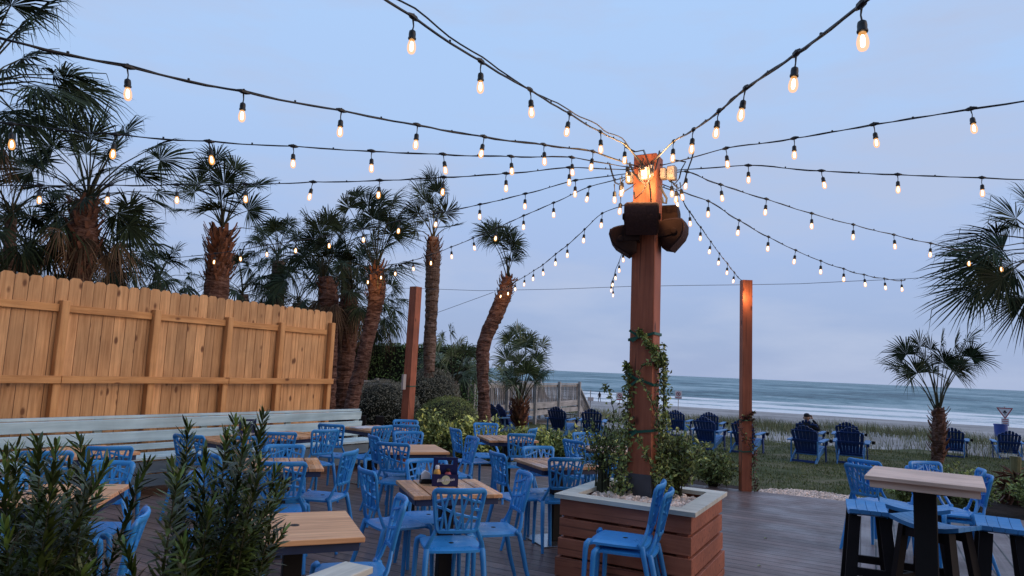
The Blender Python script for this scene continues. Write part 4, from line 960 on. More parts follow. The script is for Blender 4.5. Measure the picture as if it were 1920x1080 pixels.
# outdoor speakers
PRO = [(430, 840), (320, 895), (230, 840), (120, 770), (60, 690), (28, 590), (45, 510), (90, 480), (160, 458), (270, 440), (360, 445), (430, 470)]
def speaker(loc, yaw, ln, label, tilt=0):
    o = empty('speaker', loc, yaw); tag(o, label, 'speaker', 'brown loudspeakers on the centre post')
    k = .27/460; cx, cz = 230, 660; poly = [((x-cx)*k, -(z-cz)*k) for x, z in PRO]
    rt = Matrix.Rotation(tilt, 3, 'Y')
    mb = MB(); n = len(poly); rows = [(-ln/2, .88), (-ln/2+.02, 1.0), (ln/2-.02, 1.0), (ln/2, .88)]; vs = []
    for y, s_ in rows: vs += [tuple(rt @ Vector((x*s_, y, z*s_))) for x, z in poly]
    mb.add(vs, [(j*n+i, j*n+(i+1) % n, (j+1)*n+(i+1) % n, (j+1)*n+i) for j in range(3) for i in range(n)]+[tuple(range(n))[::-1], tuple(range(3*n, 4*n))])
    autosmooth(mb.build('cabinet', 'speaker', o), 50)
    gp = [PRO[i] for i in (1, 2, 3, 4, 5, 6)]; gv = []; q_ = len(gp)
    for y in (-ln/2+.012, ln/2-.012):
        for kk in (1.035, .96): gv += [tuple(rt @ Vector(((x-cx)*k*kk, y, -(z-cz)*k*kk))) for x, z in gp]
    mb = MB(); mb.add(gv, [(i, i+1, 2*q_+i+1, 2*q_+i) for i in range(q_-1)]+[(i, q_+i, q_+i+1, i+1) for i in range(q_-1)]+[(2*q_+i, 2*q_+i+1, 3*q_+i+1, 3*q_+i) for i in range(q_-1)]+[(0, 2*q_, 3*q_, q_), (q_-1, 2*q_-1, 4*q_-1, 3*q_-1)])
    autosmooth(mb.build('grille', 'grille', o), 60)
    for sy in (-1, 1):
        mb = MB(); mb.lathe([(.028, 0), (.028, .012), (.018, .016)], 14, (0, 0, 0)); mb.v = [tuple(rt @ Vector((v[0]-.02, sy*(ln/2+v[2]), v[1]))) for v in mb.v]; mb.build('pivot_knob', 'speaker', o)
    mb = MB()
    for sy in (-1, 1): mb.bar(rt @ Vector((-.02, sy*(ln/2+.006), 0)), rt @ Vector((.135, sy*(ln/2+.006), .01)), .045, .006, (0, 1, 0))
    mb.bar(rt @ Vector((.137, -ln/2, .01)), rt @ Vector((.137, ln/2, .01)), .06, .008, (1, 0, 0)); mb.build('bracket', 'speaker', o)
sp_ = D(1169, 452, 5.83); speaker(sp_, math.radians(-12), .22, 'brown loudspeaker on the left of the post')
sp_ = D(1264, 439, 5.83); speaker(sp_, math.radians(180-26), .22, 'brown loudspeaker on the right of the post', tilt=.28)
sp_ = D(1203, 407, 5.60); speaker(sp_, math.radians(78), .285, 'brown loudspeaker on the front of the post, broad curved face to the camera')
sp_ = D(1252, 414, 6.03); speaker(sp_, math.radians(-112), .20, 'brown loudspeaker mostly hidden behind the right of the post')

# ------------------------------------------------------------------ string lights
cordm = MB(); cordm.tube([(0, 0, .005), (0, 0, -.02), (0.004, 0, -.05), (0, 0, -.075)], [.007, .005, .0035, .004], 6)
cordm.lathe([(.008, -.073), (.016, -.080), (.018, -.095), (.0175, -.112), (.020, -.116), (.020, -.124), (.016, -.127)], 12)
sock0 = cordm.build('socket', 'cable'); autosmooth(sock0, 45); sock_me = sock0.data; bpy.data.objects.remove(sock0)
bm_ = MB(); bm_.lathe([(.012, -.125), (.015, -.135), (.0195, -.150), (.022, -.166), (.022, -.178), (.0195, -.192), (.014, -.202), (.005, -.207)], 14, mi=0)
bm_.lathe([(.003, -.136), (.006, -.142), (.0085, -.158), (.0085, -.178), (.006, -.187), (.002, -.190)], 8, mi=1)
b0_ = bm_.build('bulb', ['glass', 'fil'], smooth=True); bulb_me = b0_.data; bpy.data.objects.remove(b0_)
rs_ = random.Random(31)
def hang(root, p, nx, k=1.0, tiltr=.10):
    s_ = bpy.data.objects.new('socket', sock_me); C.objects.link(s_); s_.parent = root; s_.location = p
    s_.rotation_euler = (rs_.gauss(0, tiltr*.6), rs_.gauss(0, tiltr), rs_.uniform(0, 6)); s_.scale = (k*.86, k*.86, k*.80)
    b_ = bpy.data.objects.new('bulb', bulb_me); C.objects.link(b_); b_.parent = s_
    return s_
def strand(px, az, label, ends=(), r=.0045, double=False, near=None, nbulb=None, P0_=P0, far=None):
    """hang points (photo pixels) on the vertical plane through the post along bearing az"""
    a = math.radians(az); nn = Vector((math.cos(a), -math.sin(a), 0))
    def on(x, y): d = ray(x, y); return CP+d*(nn.dot(P0_-CP)/nn.dot(d))
    hp = [on(*q) for q in px]; dirn = Vector((math.sin(a), math.cos(a), 0))
    root = empty('string_light', P0_+Vector((0, 0, PT-.1))); org = Vector(root.location)
    hp.sort(key=lambda p: (p-P0_).dot(dirn))
    st = P0_+dirn*.13; st.z = near if near else min(PT-.12, hp[0].z+.05)
    path = [st]+hp
    for e in ends: path.append(on(*e))
    if far: 
        d = (path[-1]-path[-2]).normalized(); path.append(path[-1]+d*far)
    # smooth cable with slight sag between hang points
    rn_ = random.Random(len(px)); cp = []
    for i in range(len(path)-1):
        a_, b_ = path[max(i-1, 0)], path[i]; c_, d_ = path[i+1], path[min(i+2, len(path)-1)]
        for j in range(6):
            f = j/6; q = .5*((2*b_)+(c_-a_)*f+(2*a_-5*b_+4*c_-d_)*f*f+(3*b_-a_-3*c_+d_)*f**3); q = q+Vector((0, 0, -.006*math.sin(PI*f)))+Vector((0, 0, rn_.uniform(-.0015, .0015))); cp.append(q)
    cp.append(path[-1])
    mb = MB(); mb.tube([p-org for p in cp], r, 6)
    # twin wire wrapped round the cable, and clips
    mb.tube([p-org+Vector((.006*math.sin(i*1.1), .006*math.cos(i*1.1), .006*math.cos(i*.9)+(.035*double*abs(math.sin(i*.13))))) for i, p in enumerate(cp)], r*.7, 5)
    for i in range(0, len(cp), 3):
        p = cp[i]-org; mb.box(p+Vector((0, 0, .006)), (.009, .009, .016))
    for p in hp: mb.tube([p-org-dirn*.035, p-org-dirn*.012, p-org+dirn*.012, p-org+dirn*.035], [.005, .013, .013, .005], 6)
    mb.build('cable', 'cable', root)
    for p in hp: hang(root, p-org, 0)
    tag(root, label, 'string lights', 'strings of lights fanning from the centre post'); return hp
ST = [
 ([(597, -88), (775, 32), (902, 115), (994, 168), (1068, 213), (1126, 247), (1172, 271)], -152, 'double cable light string running steeply up to the top edge left of centre', (), 1, True, None, 1.2),
 ([(-40, 62), (239, 125), (457, 172), (640, 207), (783, 234), (908, 256), (1020, 271), (1112, 284)], -131, 'thick cabled light string running up to the left edge above the palms', (), 1, False, None, 1.2),
 ([(22, 232), (216, 252), (392, 265), (550, 274), (697, 283), (831, 289), (958, 293), (1072, 295)], -112, 'second light string from the top on the left, crossing the big left palm', (), 0, False, None, 1.5),
 ([(-60, 347), (75, 347), (205, 347), (332, 346), (460, 345), (587, 341), (712, 338), (832, 332), (949, 325), (1068, 314)], -93, 'level light string crossing the left palms just above the fence line', (), 0, False, None, 1.5),
 ([(404, 475), (450, 468), (500, 459), (555, 451), (617, 441), (681, 429), (749, 413), (820, 399), (900, 383), (985, 363), (1079, 338)], -54, 'light string passing in front of the dense palm cluster behind the fence', ((360, 480),), 0, False, None, None),
 ([(690, 515), (716, 506), (742, 498), (774, 488), (808, 477), (846, 463), (887, 446), (931, 427), (982, 404), (1038, 380), (1105, 350)], -32, 'light string sloping down to the reddish palm trunk beside the fence end', ((670, 522),), 0, False, None, None),
 ([(941, 543), (953, 537), (966, 528), (984, 518), (1001, 507), (1018, 496), (1042, 476), (1064, 459), (1096, 430), (1129, 400)], -11, 'light string sloping down to the leaning palm trunk', ((932, 548),), 0, False, 3.22, None),
 ([(1268, 360), (1293, 397), (1314, 426), (1333, 453), (1349, 475), (1364, 494), (1377, 511), (1390, 526), (1396, 537)], 27, 'light string sloping down to the slim post at the deck edge', (), 0, False, 3.35, None),
 ([(1328, 377), (1386, 413), (1441, 444), (1492, 469), (1539, 489), (1582, 504), (1620, 515), (1658, 522), (1690, 526)], 49, 'light string ending in mid air on a thin wire at the right', ((1697, 524),), 0, False, 3.36, None),
 ([(1288, 322), (1351, 346), (1437, 373), (1522, 400), (1600, 421), (1676, 440), (1745, 456), (1816, 473), (1876, 485), (1930, 494)], 64, 'light string sloping down into the right edge palm fronds', (), 0, False, 3.42, .6),
 ([(1403, 310), (1540, 320), (1683, 327), (1841, 333)], 96, 'nearly level light string running to the right edge above the palm fronds', (), 0, False, 3.44, 1.2),
 ([(1361, 278), (1489, 259), (1638, 233), (1820, 204)], 139, 'light string rising gently to the right edge', (), 0, False, 3.46, 1.2),
 ([(1263, 265), (1300, 243), (1348, 208), (1398, 165), (1493, 100), (1615, 8)], -179, 'light string rising steeply to the top edge right of the post', (), 1, False, 3.47, 1.2)]
for px, az, lb, ends, thick, dbl, near, far in ST: strand(px, az, lb, ends, .0062 if thick else .0042, dbl, near, far=far)
# string going straight away behind the left speaker
hp_ = [D(x, y, Y) for x, y, Y in ((1168, 469, 9.0), (1161, 490, 9.6), (1154, 506, 10.2), (1151, 519, 10.8), (1146, 530, 11.4), (1150, 540, 12.0))]
root = empty('string_light', hp_[0]); org = Vector(hp_[0]); cp = [P0+Vector((0, .2, 3.3))]+[P0+(hp_[0]-P0)*.5+Vector((0, 0, 1.62))]+hp_
mb = MB(); mb.tube([p-org for p in cp], .0045, 6); mb.build('cable', 'cable', root)
for p in hp_: hang(root, p-org, 0)
tag(root, 'light string dangling away behind the left loudspeaker', 'string lights', 'strings of lights fanning from the centre post')
# loose loops and bulbs bunched around the post top
root = empty('string_light', P0+Vector((0, 0, 3.3))); org = Vector(root.location); mb = MB()
BL_ = [(1175, 300, 5.72), (1180, 309, 5.70), (1166, 330, 5.80), (1163, 334, 5.74), (1152, 346, 5.76), (1164, 369, 5.84), (1206, 297, 5.63), (1226, 304, 5.63), (1259, 337, 5.80), (1269, 346, 5.76), (1275, 343, 5.80)]
for x, y, Y in BL_: hang(root, D(x, y, Y)-org, 0, 1.0, .15)
for loop in ([(1236, 283, 5.72), (1233, 300, 5.66), (1228, 320, 5.62)], [(1172, 276, 5.75), (1190, 285, 5.70), (1206, 282, 5.66), (1212, 297, 5.63), (1218, 312, 5.60), (1220, 330, 5.58), (1214, 345, 5.6), (1200, 340, 5.62), (1186, 322, 5.68), (1180, 305, 5.7)],
             [(1206, 300, 5.63), (1198, 312, 5.62), (1200, 335, 5.60), (1211, 352, 5.58), (1216, 338, 5.58)], [(1213, 345, 5.6), (1203, 362, 5.6), (1190, 373, 5.66), (1188, 360, 5.72)],
             [(1216, 335, 5.59), (1219, 360, 5.64), (1220, 380, 5.66)], [(1300, 285, 5.8), (1296, 300, 5.8), (1288, 322, 5.78), (1282, 345, 5.76), (1272, 354, 5.78), (1262, 345, 5.80)],
             [(1262, 300, 5.86), (1285, 304, 5.82), (1277, 318, 5.8), (1273, 335, 5.78), (1265, 345, 5.80), (1255, 340, 5.82)], [(1142, 306, 5.8), (1147, 325, 5.8), (1153, 343, 5.78), (1160, 346, 5.78), (1172, 335, 5.74)],
             [(1160, 366, 5.8), (1172, 358, 5.8), (1185, 350, 5.78), (1190, 345, 5.74)]):
    q = [D(x, y, Y)-org for x, y, Y in loop]; mb.tube(q, .0045, 6)
    mb.tube([v+Vector((.006, -.004, .004)) for v in q], .003, 5)
mb.build('cable', 'cable', root); tag(root, 'tangle of looped cable and bunched lit bulbs around the top of the centre post', 'string lights', 'strings of lights fanning from the centre post')
# real light from the lit bulbs that visibly tint what is near them
def lamp(loc, e, r=.03, col=(1, .55, .22)):
    l_ = bpy.data.lights.new('bulb_light', 'POINT'); l_.energy = e; l_.shadow_soft_size = r; l_.color = col
    o = bpy.data.objects.new('bulb_light', l_); C.objects.link(o); o.location = loc; return o
for x, y, Y, e in ((1206, 325, 5.50, 9), (1226, 332, 5.50, 9), (1180, 337, 5.55, 5), (1262, 350, 5.62, 1.0), (1164, 350, 5.7, 1.2), (1397, 556, rb.y-.20, 5.0), (700, 535, 13.2, 7), (420, 490, 12.1, 3), (812, 430, 15.4, 5), (945, 556, 13.0, 4)):
    lamp(D(x, y, Y), e)

# thin guy wires
def wire(pts, label, r=.004):
    mb = MB(); mb.tube(pts, r, 5); tag(mb.build('guy_wire', 'wire'), label, 'wire')
wire([D(745, 540, 12.8), D(787, 541, 12.6), D(900, 545, 12.1), D(1050, 542, 11.5), D(1180, 537, 11), D(1300, 535, 10.6), D(1390, 534, rb.y), D(1500, 532, 10.2), D(1600, 527, 10.0), D(1697, 523, 9.7), D(1900, 508, 9.2)], 'thin wire running level between the brown posts')
wire([D(801, 593, 15), D(925, 548, 14)], 'thin wire slanting between the two tall palm trunks', .005)
wire([D(240, 490, 22), D(365, 480, 22)], 'thin distant wire seen between the left palms', .01)

# ------------------------------------------------------------------ condiment caddies, napkins
def caddy(loc, yaw, label, scale=1.0, logo=True):
    o = empty('condiment_caddy', loc, yaw); o.scale = (scale,)*3; tag(o, label, 'caddy')
    mb = MB(); W, Dp, H_ = .195, .13, .088
    mb.box((0, -Dp/2, H_/2), (W, .006, H_)); mb.box((0, Dp/2, H_/2), (W, .006, H_)); mb.box((-W/2+.003, 0, H_/2), (.006, Dp-.007, H_)); mb.box((W/2-.003, 0, H_/2), (.006, Dp-.007, H_)); mb.box((0, 0, .004), (W-.013, Dp-.007, .006))
    mb.build('tray', 'cadnavy', o)
    mb = MB(); w2 = .185; h2 = .205                                    # divider with a hand slot
    mb.box((0, 0, .08), (w2, .008, .145)); mb.box((0, 0, h2-.010), (w2, .008, .022)); mb.box((-w2/2+.018, 0, .168), (.036, .008, .031)); mb.box((w2/2-.018, 0, .168), (.036, .008, .031)); mb.build('handle_panel', 'cadnavy', o)
    if logo:
        mb = MB(); n = 28; vs = [(.034*math.cos(2*PI*k/n)+.004, -Dp/2-.0042, .047+.034*math.sin(2*PI*k/n)) for k in range(n)]; mb.add(vs, [tuple(range(n))]); mb.build('logo_disc', 'cream', o)
        tc_ = bpy.data.curves.new('lettering', 'FONT'); tc_.body = 'Blue Moon'; tc_.size = .030; tc_.shear = .35; tc_.align_x = 'CENTER'; tc_.align_y = 'CENTER'; tc_.extrude = .0006; tc_.offset = .0006
        to = bpy.data.objects.new('lettering', tc_); C.objects.link(to); bpy.context.view_layer.update()
        me = bpy.data.meshes.new_from_object(to.evaluated_get(bpy.context.evaluated_depsgraph_get())); bpy.data.objects.remove(to)
        t2 = bpy.data.objects.new('lettering', me); C.objects.link(t2); t2.parent = o; t2.location = (.002, -Dp/2-.0055, .047); t2.rotation_euler = (PI/2, -.10, 0); me.materials.clear(); me.materials.append(M['white'])
    return o
cl = P(832, 912, .75); cy = math.radians(8)
caddy((cl.x, cl.y+.06, .751), cy, 'navy condiment caddy with a cream disc logo on the middle table')
q = Matrix.Rotation(cy, 3, 'Z')
def bottle(loc, mat, label, h=.15):
    o = empty('sauce_bottle', loc); tag(o, label, 'bottle'); mb = MB(); mb.lathe([(.024, .0), (.027, .01), (.027, h*.58), (.020, h*.72), (.013, h*.78)], 16); autosmooth(mb.build('bottle_body', mat, o), 50)
    mb = MB(); mb.lathe([(.0165, h*.78), (.0165, h*.90), (.012, h*.95)], 14); mb.build('cap', 'white' if mat != 'signred' else 'black', o)
b1 = q @ Vector((-.062, -.03, 0)); bottle((cl.x+b1.x, cl.y+.06+b1.y, .758), 'mustard', 'yellow mustard bottle with white cap in the near caddy')
b1 = q @ Vector((.02, -.032, 0)); bottle((cl.x+b1.x, cl.y+.06+b1.y, .758), 'signred', 'dark red sauce bottle in the near caddy', .125)
o = empty('napkin_holder', (P(798, 906, .75).x, P(798, 906, .75).y, .751), .3); tag(o, 'small black napkin holder with white napkins left of the caddy', 'napkin holder')
mb = MB(); mb.box((0, 0, .004), (.09, .07, .006)); mb.box((0, .032, .03), (.085, .005, .05)); mb.box((0, -.032, .02), (.085, .005, .03)); mb.build('holder', 'black', o)
mb = MB(); mb.prism([(-.035, .008), (.030, .008), (.028, .075), (-.01, .095), (-.035, .07)], -.024, .024); mb.build('napkins', 'white', o)
c2_ = P(462, 821, .75); caddy((c2_.x, c2_.y, .751), .55, 'navy condiment caddy on the bench table seen above the middle shrub')
b1 = Vector((-.03, -.03, 0)); bottle((c2_.x+b1.x, c2_.y+b1.y, .758), 'mustard', 'yellow mustard bottle in the far caddy', .16)

# ------------------------------------------------------------------ lounge chairs on the lawn (back top in the photo, facing)
lounge = lounge_proto(); fl_ = True
LO = [(1506, 797, -38, 'nearer of the left pair in the middle of the lawn, empty'), (1593, 801, -31, 'front one of the pair right of the seated person'),
      (1511, 787, -35, 'occupied by the seated person in the black cap'), (1587, 791, -30, 'behind another, only its fan top showing, right of the seated person'),
      (1785, 801, -35, 'just right of the small lone palm trunk'), (1893, 806, -26, 'at the right edge near the triangle beach sign'),
      (1390, 786, -38, 'partly behind the slim brown post'), (1318, 781, -37, 'in front of another between the two brown posts'),
      (1329, 772, -30, 'behind another between the two brown posts'), (1266, 768, -31, 'right beside the centre post'),
      (1109, 766, -14, 'straight behind the pale chair backs at the foot of the boardwalk stairs'), (1042, 762, -32, 'turned left below the boardwalk rail'),
      (921, 757, -66, 'leftmost, side-on beside the leaning palm trunk'), (934, 757, -62, 'side-on, second from the leaning palm trunk'),
      (953, 750, 118, 'facing left in front of the boardwalk'), (976, 758, 20, 'hidden behind the small bushy palm base')]
seat_ref = None
for px, py, yaw, lb in LO:
    z = -.22
    for _ in range(6):
        p = P(px, py, z+.875); a = math.radians(yaw); d = Vector((-math.sin(a), math.cos(a), 0)); c = p+d*.44; z = ground_z(c.x, c.y)
    o = lounge if fl_ else copy_tree(lounge); fl_ = False
    put(o, c.x, c.y, yaw, 'navy adirondack chair '+lb, 'lounge chair', 'adirondack chairs on the lawn', z, .96)
    if 'occupied' in lb: seat_ref = (c.copy(), z, a)

# ------------------------------------------------------------------ people
def skinned(name, verts, edges, radii, mat, parent, sub=2):
    me = bpy.data.meshes.new(name); me.from_pydata(verts, edges, []); o = bpy.data.objects.new(name, me); C.objects.link(o)
    if parent: o.parent = parent
    sm = o.modifiers.new('skin', 'SKIN'); sm.use_smooth_shade = True
    for i, r in enumerate(radii):
        r = r if isinstance(r, tuple) else (r, r); me.skin_vertices[0].data[i].radius = r
    me.skin_vertices[0].data[0].use_root = True
    ss_ = o.modifiers.new('sub', 'SUBSURF'); ss_.levels = sub; ss_.render_levels = sub
    me.materials.append(M[mat]); return o
c, z, a = seat_ref; pr = empty('person', (c.x, c.y, z-.09), a); tag(pr, 'person in dark sweater and black cap seated facing the sea, hand raised to head', 'person')
V = [(0, -.10, .34), (0, -.19, .50), (0, -.30, .70), (0, -.35, .82), (0, -.345, .90), (0, -.325, .94),
     (-.10, .02, .34), (-.13, .36, .46), (-.13, .40, .05), (-.13, .50, .03), (.10, .02, .34), (.13, .36, .46), (.13, .40, .05), (.13, .50, .03),
     (-.17, -.335, .79), (-.29, -.25, .62), (-.33, .0, .60), (.17, -.335, .79), (.33, -.30, .69), (.20, -.26, .90), (.135, -.26, .965)]
Ed = [(0, 1), (1, 2), (2, 3), (3, 4), (4, 5), (0, 6), (6, 7), (7, 8), (8, 9), (0, 10), (10, 11), (11, 12), (12, 13), (3, 14), (14, 15), (15, 16), (3, 17), (17, 18), (18, 19), (19, 20)]
Rr = [(.16, .12), (.15, .11), (.17, .11), (.12, .08), .05, .05, .09, .06, .042, .04, .09, .06, .042, .04, .07, .05, .04, .07, .055, .042, .03]
skinned('body', V, Ed, Rr, 'cloth', pr)
hd = MB(); 
for i in range(1, 10):
    pass
prof = []
hv = []; fs = []
nlat, nlon = 12, 16
for i in range(nlat+1):
    th = PI*i/nlat
    for j in range(nlon):
        ph = 2*PI*j/nlon; x = math.sin(th)*math.cos(ph); y = math.sin(th)*math.sin(ph); zz = math.cos(th)
        k = 1-.18*max(0, -zz)**1.5
        Y_ = y*.098*k
        if y > .85 and -.35 < zz < 0: Y_ += .022*(1-abs(x)*4 if abs(x) < .25 else 0)
        hv.append((x*.076*k, -.315+Y_, 1.02+zz*.118))
fs = [(i*nlon+j, i*nlon+(j+1) % nlon, (i+1)*nlon+(j+1) % nlon, (i+1)*nlon+j) for i in range(nlat) for j in range(nlon)]
hd.add(hv, fs)
for sx in (-1, 1): hd.lathe([(.004, -.03), (.016, -.02), (.02, 0), (.016, .02), (.004, .03)], 8, (sx*.080, -.32, 1.01))
hd.tube([(0, -.335, .84), (0, -.325, .95)], [.058, .055], 12); hd.build('head', 'skin', pr, smooth=True)
cp_ = MB(); cp_.lathe([(.086, .0), (.088, .03), (.078, .065), (.05, .092), (.01, .10)], 16, (0, 0, 0)); cp_.v = [(v[0]*.93, v[1]*1.18-.318, v[2]+1.045) for v in cp_.v]
cp_.box((0, -.185, 1.053), (.12, .09, .012)); cp_.build('cap', 'cloth', pr, smooth=True)
hp0 = Vector((.135, -.26, .965)); hn = MB(); pv = [tuple(hp0), tuple(hp0+Vector((-.02, .0, .045))), tuple(hp0+Vector((-.028, -.002, .075)))]; ed_ = [(0, 1), (1, 2)]; rr_ = [.026, (.036, .018), (.034, .016)]
for f in range(4):
    b_ = len(pv); ox = -.024+.016*f; ln_ = (.028, .034, .032, .025)[f]
    pv += [tuple(hp0+Vector((-.028+ox*.8, -.006, .082))), tuple(hp0+Vector((-.036+ox*.9, -.016, .085+ln_))), tuple(hp0+Vector((-.045+ox*.9, -.026, .082+ln_*1.6)))]; ed_ += [(2, b_), (b_, b_+1), (b_+1, b_+2)]; rr_ += [.009, .0085, .0075]
b_ = len(pv); pv += [tuple(hp0+Vector((-.005, .026, .04))), tuple(hp0+Vector((-.012, .042, .07)))]; ed_ += [(0, b_), (b_, b_+1)]; rr_ += [.011, .009]
skinned('hand', pv, ed_, rr_, 'skin', pr, 1)
def walker(x, y, Y, label, sc_=1.0, mat='cloth'):
    p = D(x, y, Y); g = ground_z(p.x, p.y); r = empty('person', (p.x, p.y, g), .6); r.scale = (sc_,)*3; tag(r, label, 'person')
    V = [(0, 0, .92), (0, 0, 1.15), (0, .01, 1.38), (0, .01, 1.50), (0, .02, 1.60), (0, .02, 1.72), (-.09, 0, .88), (-.11, .12, .48), (-.11, .10, .05), (.09, 0, .88), (.11, -.08, .48), (.11, -.2, .07), (-.19, 0, 1.36), (-.25, .05, 1.08), (-.24, .15, .85), (.19, 0, 1.36), (.25, -.05, 1.08), (.24, -.02, .83)]
    E_ = [(0, 1), (1, 2), (2, 3), (3, 4), (4, 5), (0, 6), (6, 7), (7, 8), (0, 9), (9, 10), (10, 11), (2, 12), (12, 13), (13, 14), (2, 15), (15, 16), (16, 17)]
    skinned('body', V, E_, [.14, .13, .16, .055, .10, .08, .09, .06, .04, .09, .06, .04, .06, .045, .03, .06, .045, .03], mat, r, 1)
walker(1124, 745, 92, 'distant walker in dark clothes at the water line left of the centre post', .85)

# ------------------------------------------------------------------ boardwalk with railings and stairs
bA = D(884, 718, 20.5); bB = D(1083, 720, 29); bd_ = Vector((bB.x-bA.x, bB.y-bA.y, 0)); bd_.normalize(); bs = Vector((bA.x, bA.y, 0))-bd_*5
BLn = (Vector((bB.x, bB.y, 0))-bs).length
bw = empty('boardwalk', (bs.x, bs.y, 0), math.atan2(bd_.y, bd_.x)); tag(bw, 'weathered grey wooden boardwalk with picket railing and stairs down to the beach', 'boardwalk')
RT, DZ = 1.12, .42; rb_ = random.Random(4)
mb = MB(); mb.box((BLn/2, .9, DZ-.02), (BLn, 1.75, .04)); mb.build('walkway', 'greybeam', bw)
for y0 in (0, 1.8):
    mb = MB(); x = .05
    while x < BLn-.05:
        w_ = rb_.uniform(.05, .075); mb.box((x, y0+.03*(1 if y0 else -1), (DZ+RT)/2-.02+rb_.uniform(-.01, .01)), (w_, .02, RT-DZ-.05), rot=Matrix.Rotation(rb_.uniform(-.03, .03), 3, 'Y')); x += .135
    mb.build('pickets', 'greywood', bw)
    mb = MB(); mb.box((BLn/2, y0, RT+.02), (BLn+.1, .15, .038)); mb.box((BLn/2, y0-.02*(1 if not y0 else -1), RT-.06), (BLn, .035, .09)); mb.build('top_rail', 'greybeam', bw)
    mb = MB(); mb.box((BLn/2, y0-.05, DZ-.06), (BLn, .04, .22)); mb.box((BLn/2, y0-.06, DZ-.32), (BLn, .04, .18)); mb.build('fascia', 'greybeam', bw)
    x = BLn-.05
    while x > 0:
        mb = MB(); mb.box((0, 0, 0), (.10, .10, RT+.10+1.1)); mb.build('post', 'greybeam', bw, loc=(x, y0-.11, (RT+.10-1.1)/2)); x -= 2.35
st_l, st_d = 2.6, 1.75
for y0 in (0, 1.8):
    mb = MB(); mb.bar((BLn, y0, RT), (BLn+st_l, y0, RT-st_d), .13, .05, (0, 0, 1)); mb.bar((BLn, y0-.03, DZ-.1), (BLn+st_l, y0-.03, DZ-.1-st_d), .05, .24, (0, 0, 1)); mb.build('stair_rail', 'greybeam', bw)
    mb = MB()
    for i in range(20): f = (i+.5)/20; mb.box((BLn+st_l*f, y0+.02, (RT+DZ)/2-.03-st_d*f), (.06, .02, .66))
    mb.build('pickets', 'greywood', bw)
mb = MB()
for i in range(9): f = i/9; mb.box((BLn+st_l*(f+.05), .9, DZ-.06-st_d*f), (.29, 1.7, .04))
mb.build('stair_treads', 'greybeam', bw)

# ------------------------------------------------------------------ signs, bin, beach post
def sign_pole(o, h, r=.025): mb = MB(); mb.tube([(0, 0, 0), (0, 0, h)], r, 8); mb.build('pole', 'greybox', o)
def square_sign(x, y, Y, label, wd=.45):
    p = D(x, y, Y); g = ground_z(p.x, p.y); o = empty('beach_sign', (p.x, p.y, g), math.atan2(-p.x, p.y)*1.0); tag(o, label, 'sign', 'square no-entry beach signs'); sign_pole(o, p.z-g)
    zz = p.z-g; mb = MB(); mb.box((0, -.035, zz), (wd, .012, wd*1.15)); mb.build('panel', 'white', o)
    mb = MB(); mb.box((0, -.0435, zz-wd*.46), (wd*.86, .004, wd*.13)); n = 20
    pts = [(wd*.28*math.cos(2*PI*k/n), -.045, zz+wd*.10+wd*.28*math.sin(2*PI*k/n)) for k in range(n+1)]; mb.tube(pts, wd*.045, 5, cap=False); mb.bar((-wd*.2, -.046, zz+wd*.30), (wd*.2, -.046, zz-wd*.10), wd*.07, .006, (0, 1, 0)); mb.build('prohibition_mark', 'signred', o)
    mb = MB(); mb.box((0, -.0432, zz+wd*.10), (wd*.2, .003, wd*.24)); mb.build('symbol', 'signblk', o)
square_sign(1272, 740, 45, 'square beach sign with red ring standing just right of the centre post')
square_sign(1162, 743, 45, 'square beach sign with red ring left of the centre post above the vine')
p = D(1884, 772, 33); g = ground_z(p.x, p.y); o = empty('beach_sign', (p.x, p.y, g), -.6); tag(o, 'inverted triangle beach warning sign with text plate at the right edge', 'sign'); sign_pole(o, p.z-g+.25)
zz = p.z-g
def tri(mb, s_, yy, th=.006):
    v = [(-s_, zz+.57*s_), (s_, zz+.57*s_), (0, zz-1.1*s_)]; mb.prism(v, yy-th, yy)
mb = MB(); tri(mb, .33, -.03); mb.build('red_border', 'signred', o)
mb = MB(); tri(mb, .25, -.038); mb.build('panel', 'white', o)
mb = MB(); mb.lathe([(.0, .07), (.04, .05), (.05, .0), (.035, -.04)], 8, (0, 0, 0)); mb.v = [(v[0], -.048+v[1]*.1, zz+.0+v[2]) for v in mb.v]; mb.box((0, -.047, zz-.03), (.16, .004, .05)); mb.box((0, -.047, zz-.10), (.08, .004, .04)); mb.build('symbol', 'signblk', o)
mb = MB(); mb.box((0, -.035, zz-.50), (.30, .012, .36)); mb.build('text_plate', 'white', o)
mb = MB()
for k, w_ in enumerate((.22, .25, .18, .24)): mb.box((0, -.0435, zz-.37-.085*k), (w_, .004, .035))
mb.build('red_text', 'signred', o)
p = D(1877, 815, 32); g = ground_z(p.x, p.y); o = empty('trash_bin', (p.x, p.y, g)); tag(o, 'blue bin on the beach below the triangle warning sign', 'bin')
mb = MB(); mb.lathe([(.24, 0), (.27, .84), (.25, .84), (.23, .06)], 20); autosmooth(mb.build('barrel', 'trash', o), 40); mb = MB(); mb.lathe([(.285, .82), (.285, .87), (.262, .87), (.262, .82)], 20); mb.build('rim', 'trash', o)
p = D(1107, 748, 60); g = ground_z(p.x, p.y); o = empty('beach_post', (p.x, p.y, g)); tag(o, 'small grey box on a post by the sea beyond the boardwalk stairs', 'post')
mb = MB(); mb.box((0, 0, (p.z-g)/2+.4), (.07, .07, p.z-g+.8)); mb.build('pole', 'greybeam', o); mb = MB(); mb.box((0, -.06, p.z-g), (.5, .3, .32), bev=.02); mb.build('box', 'greybox', o)

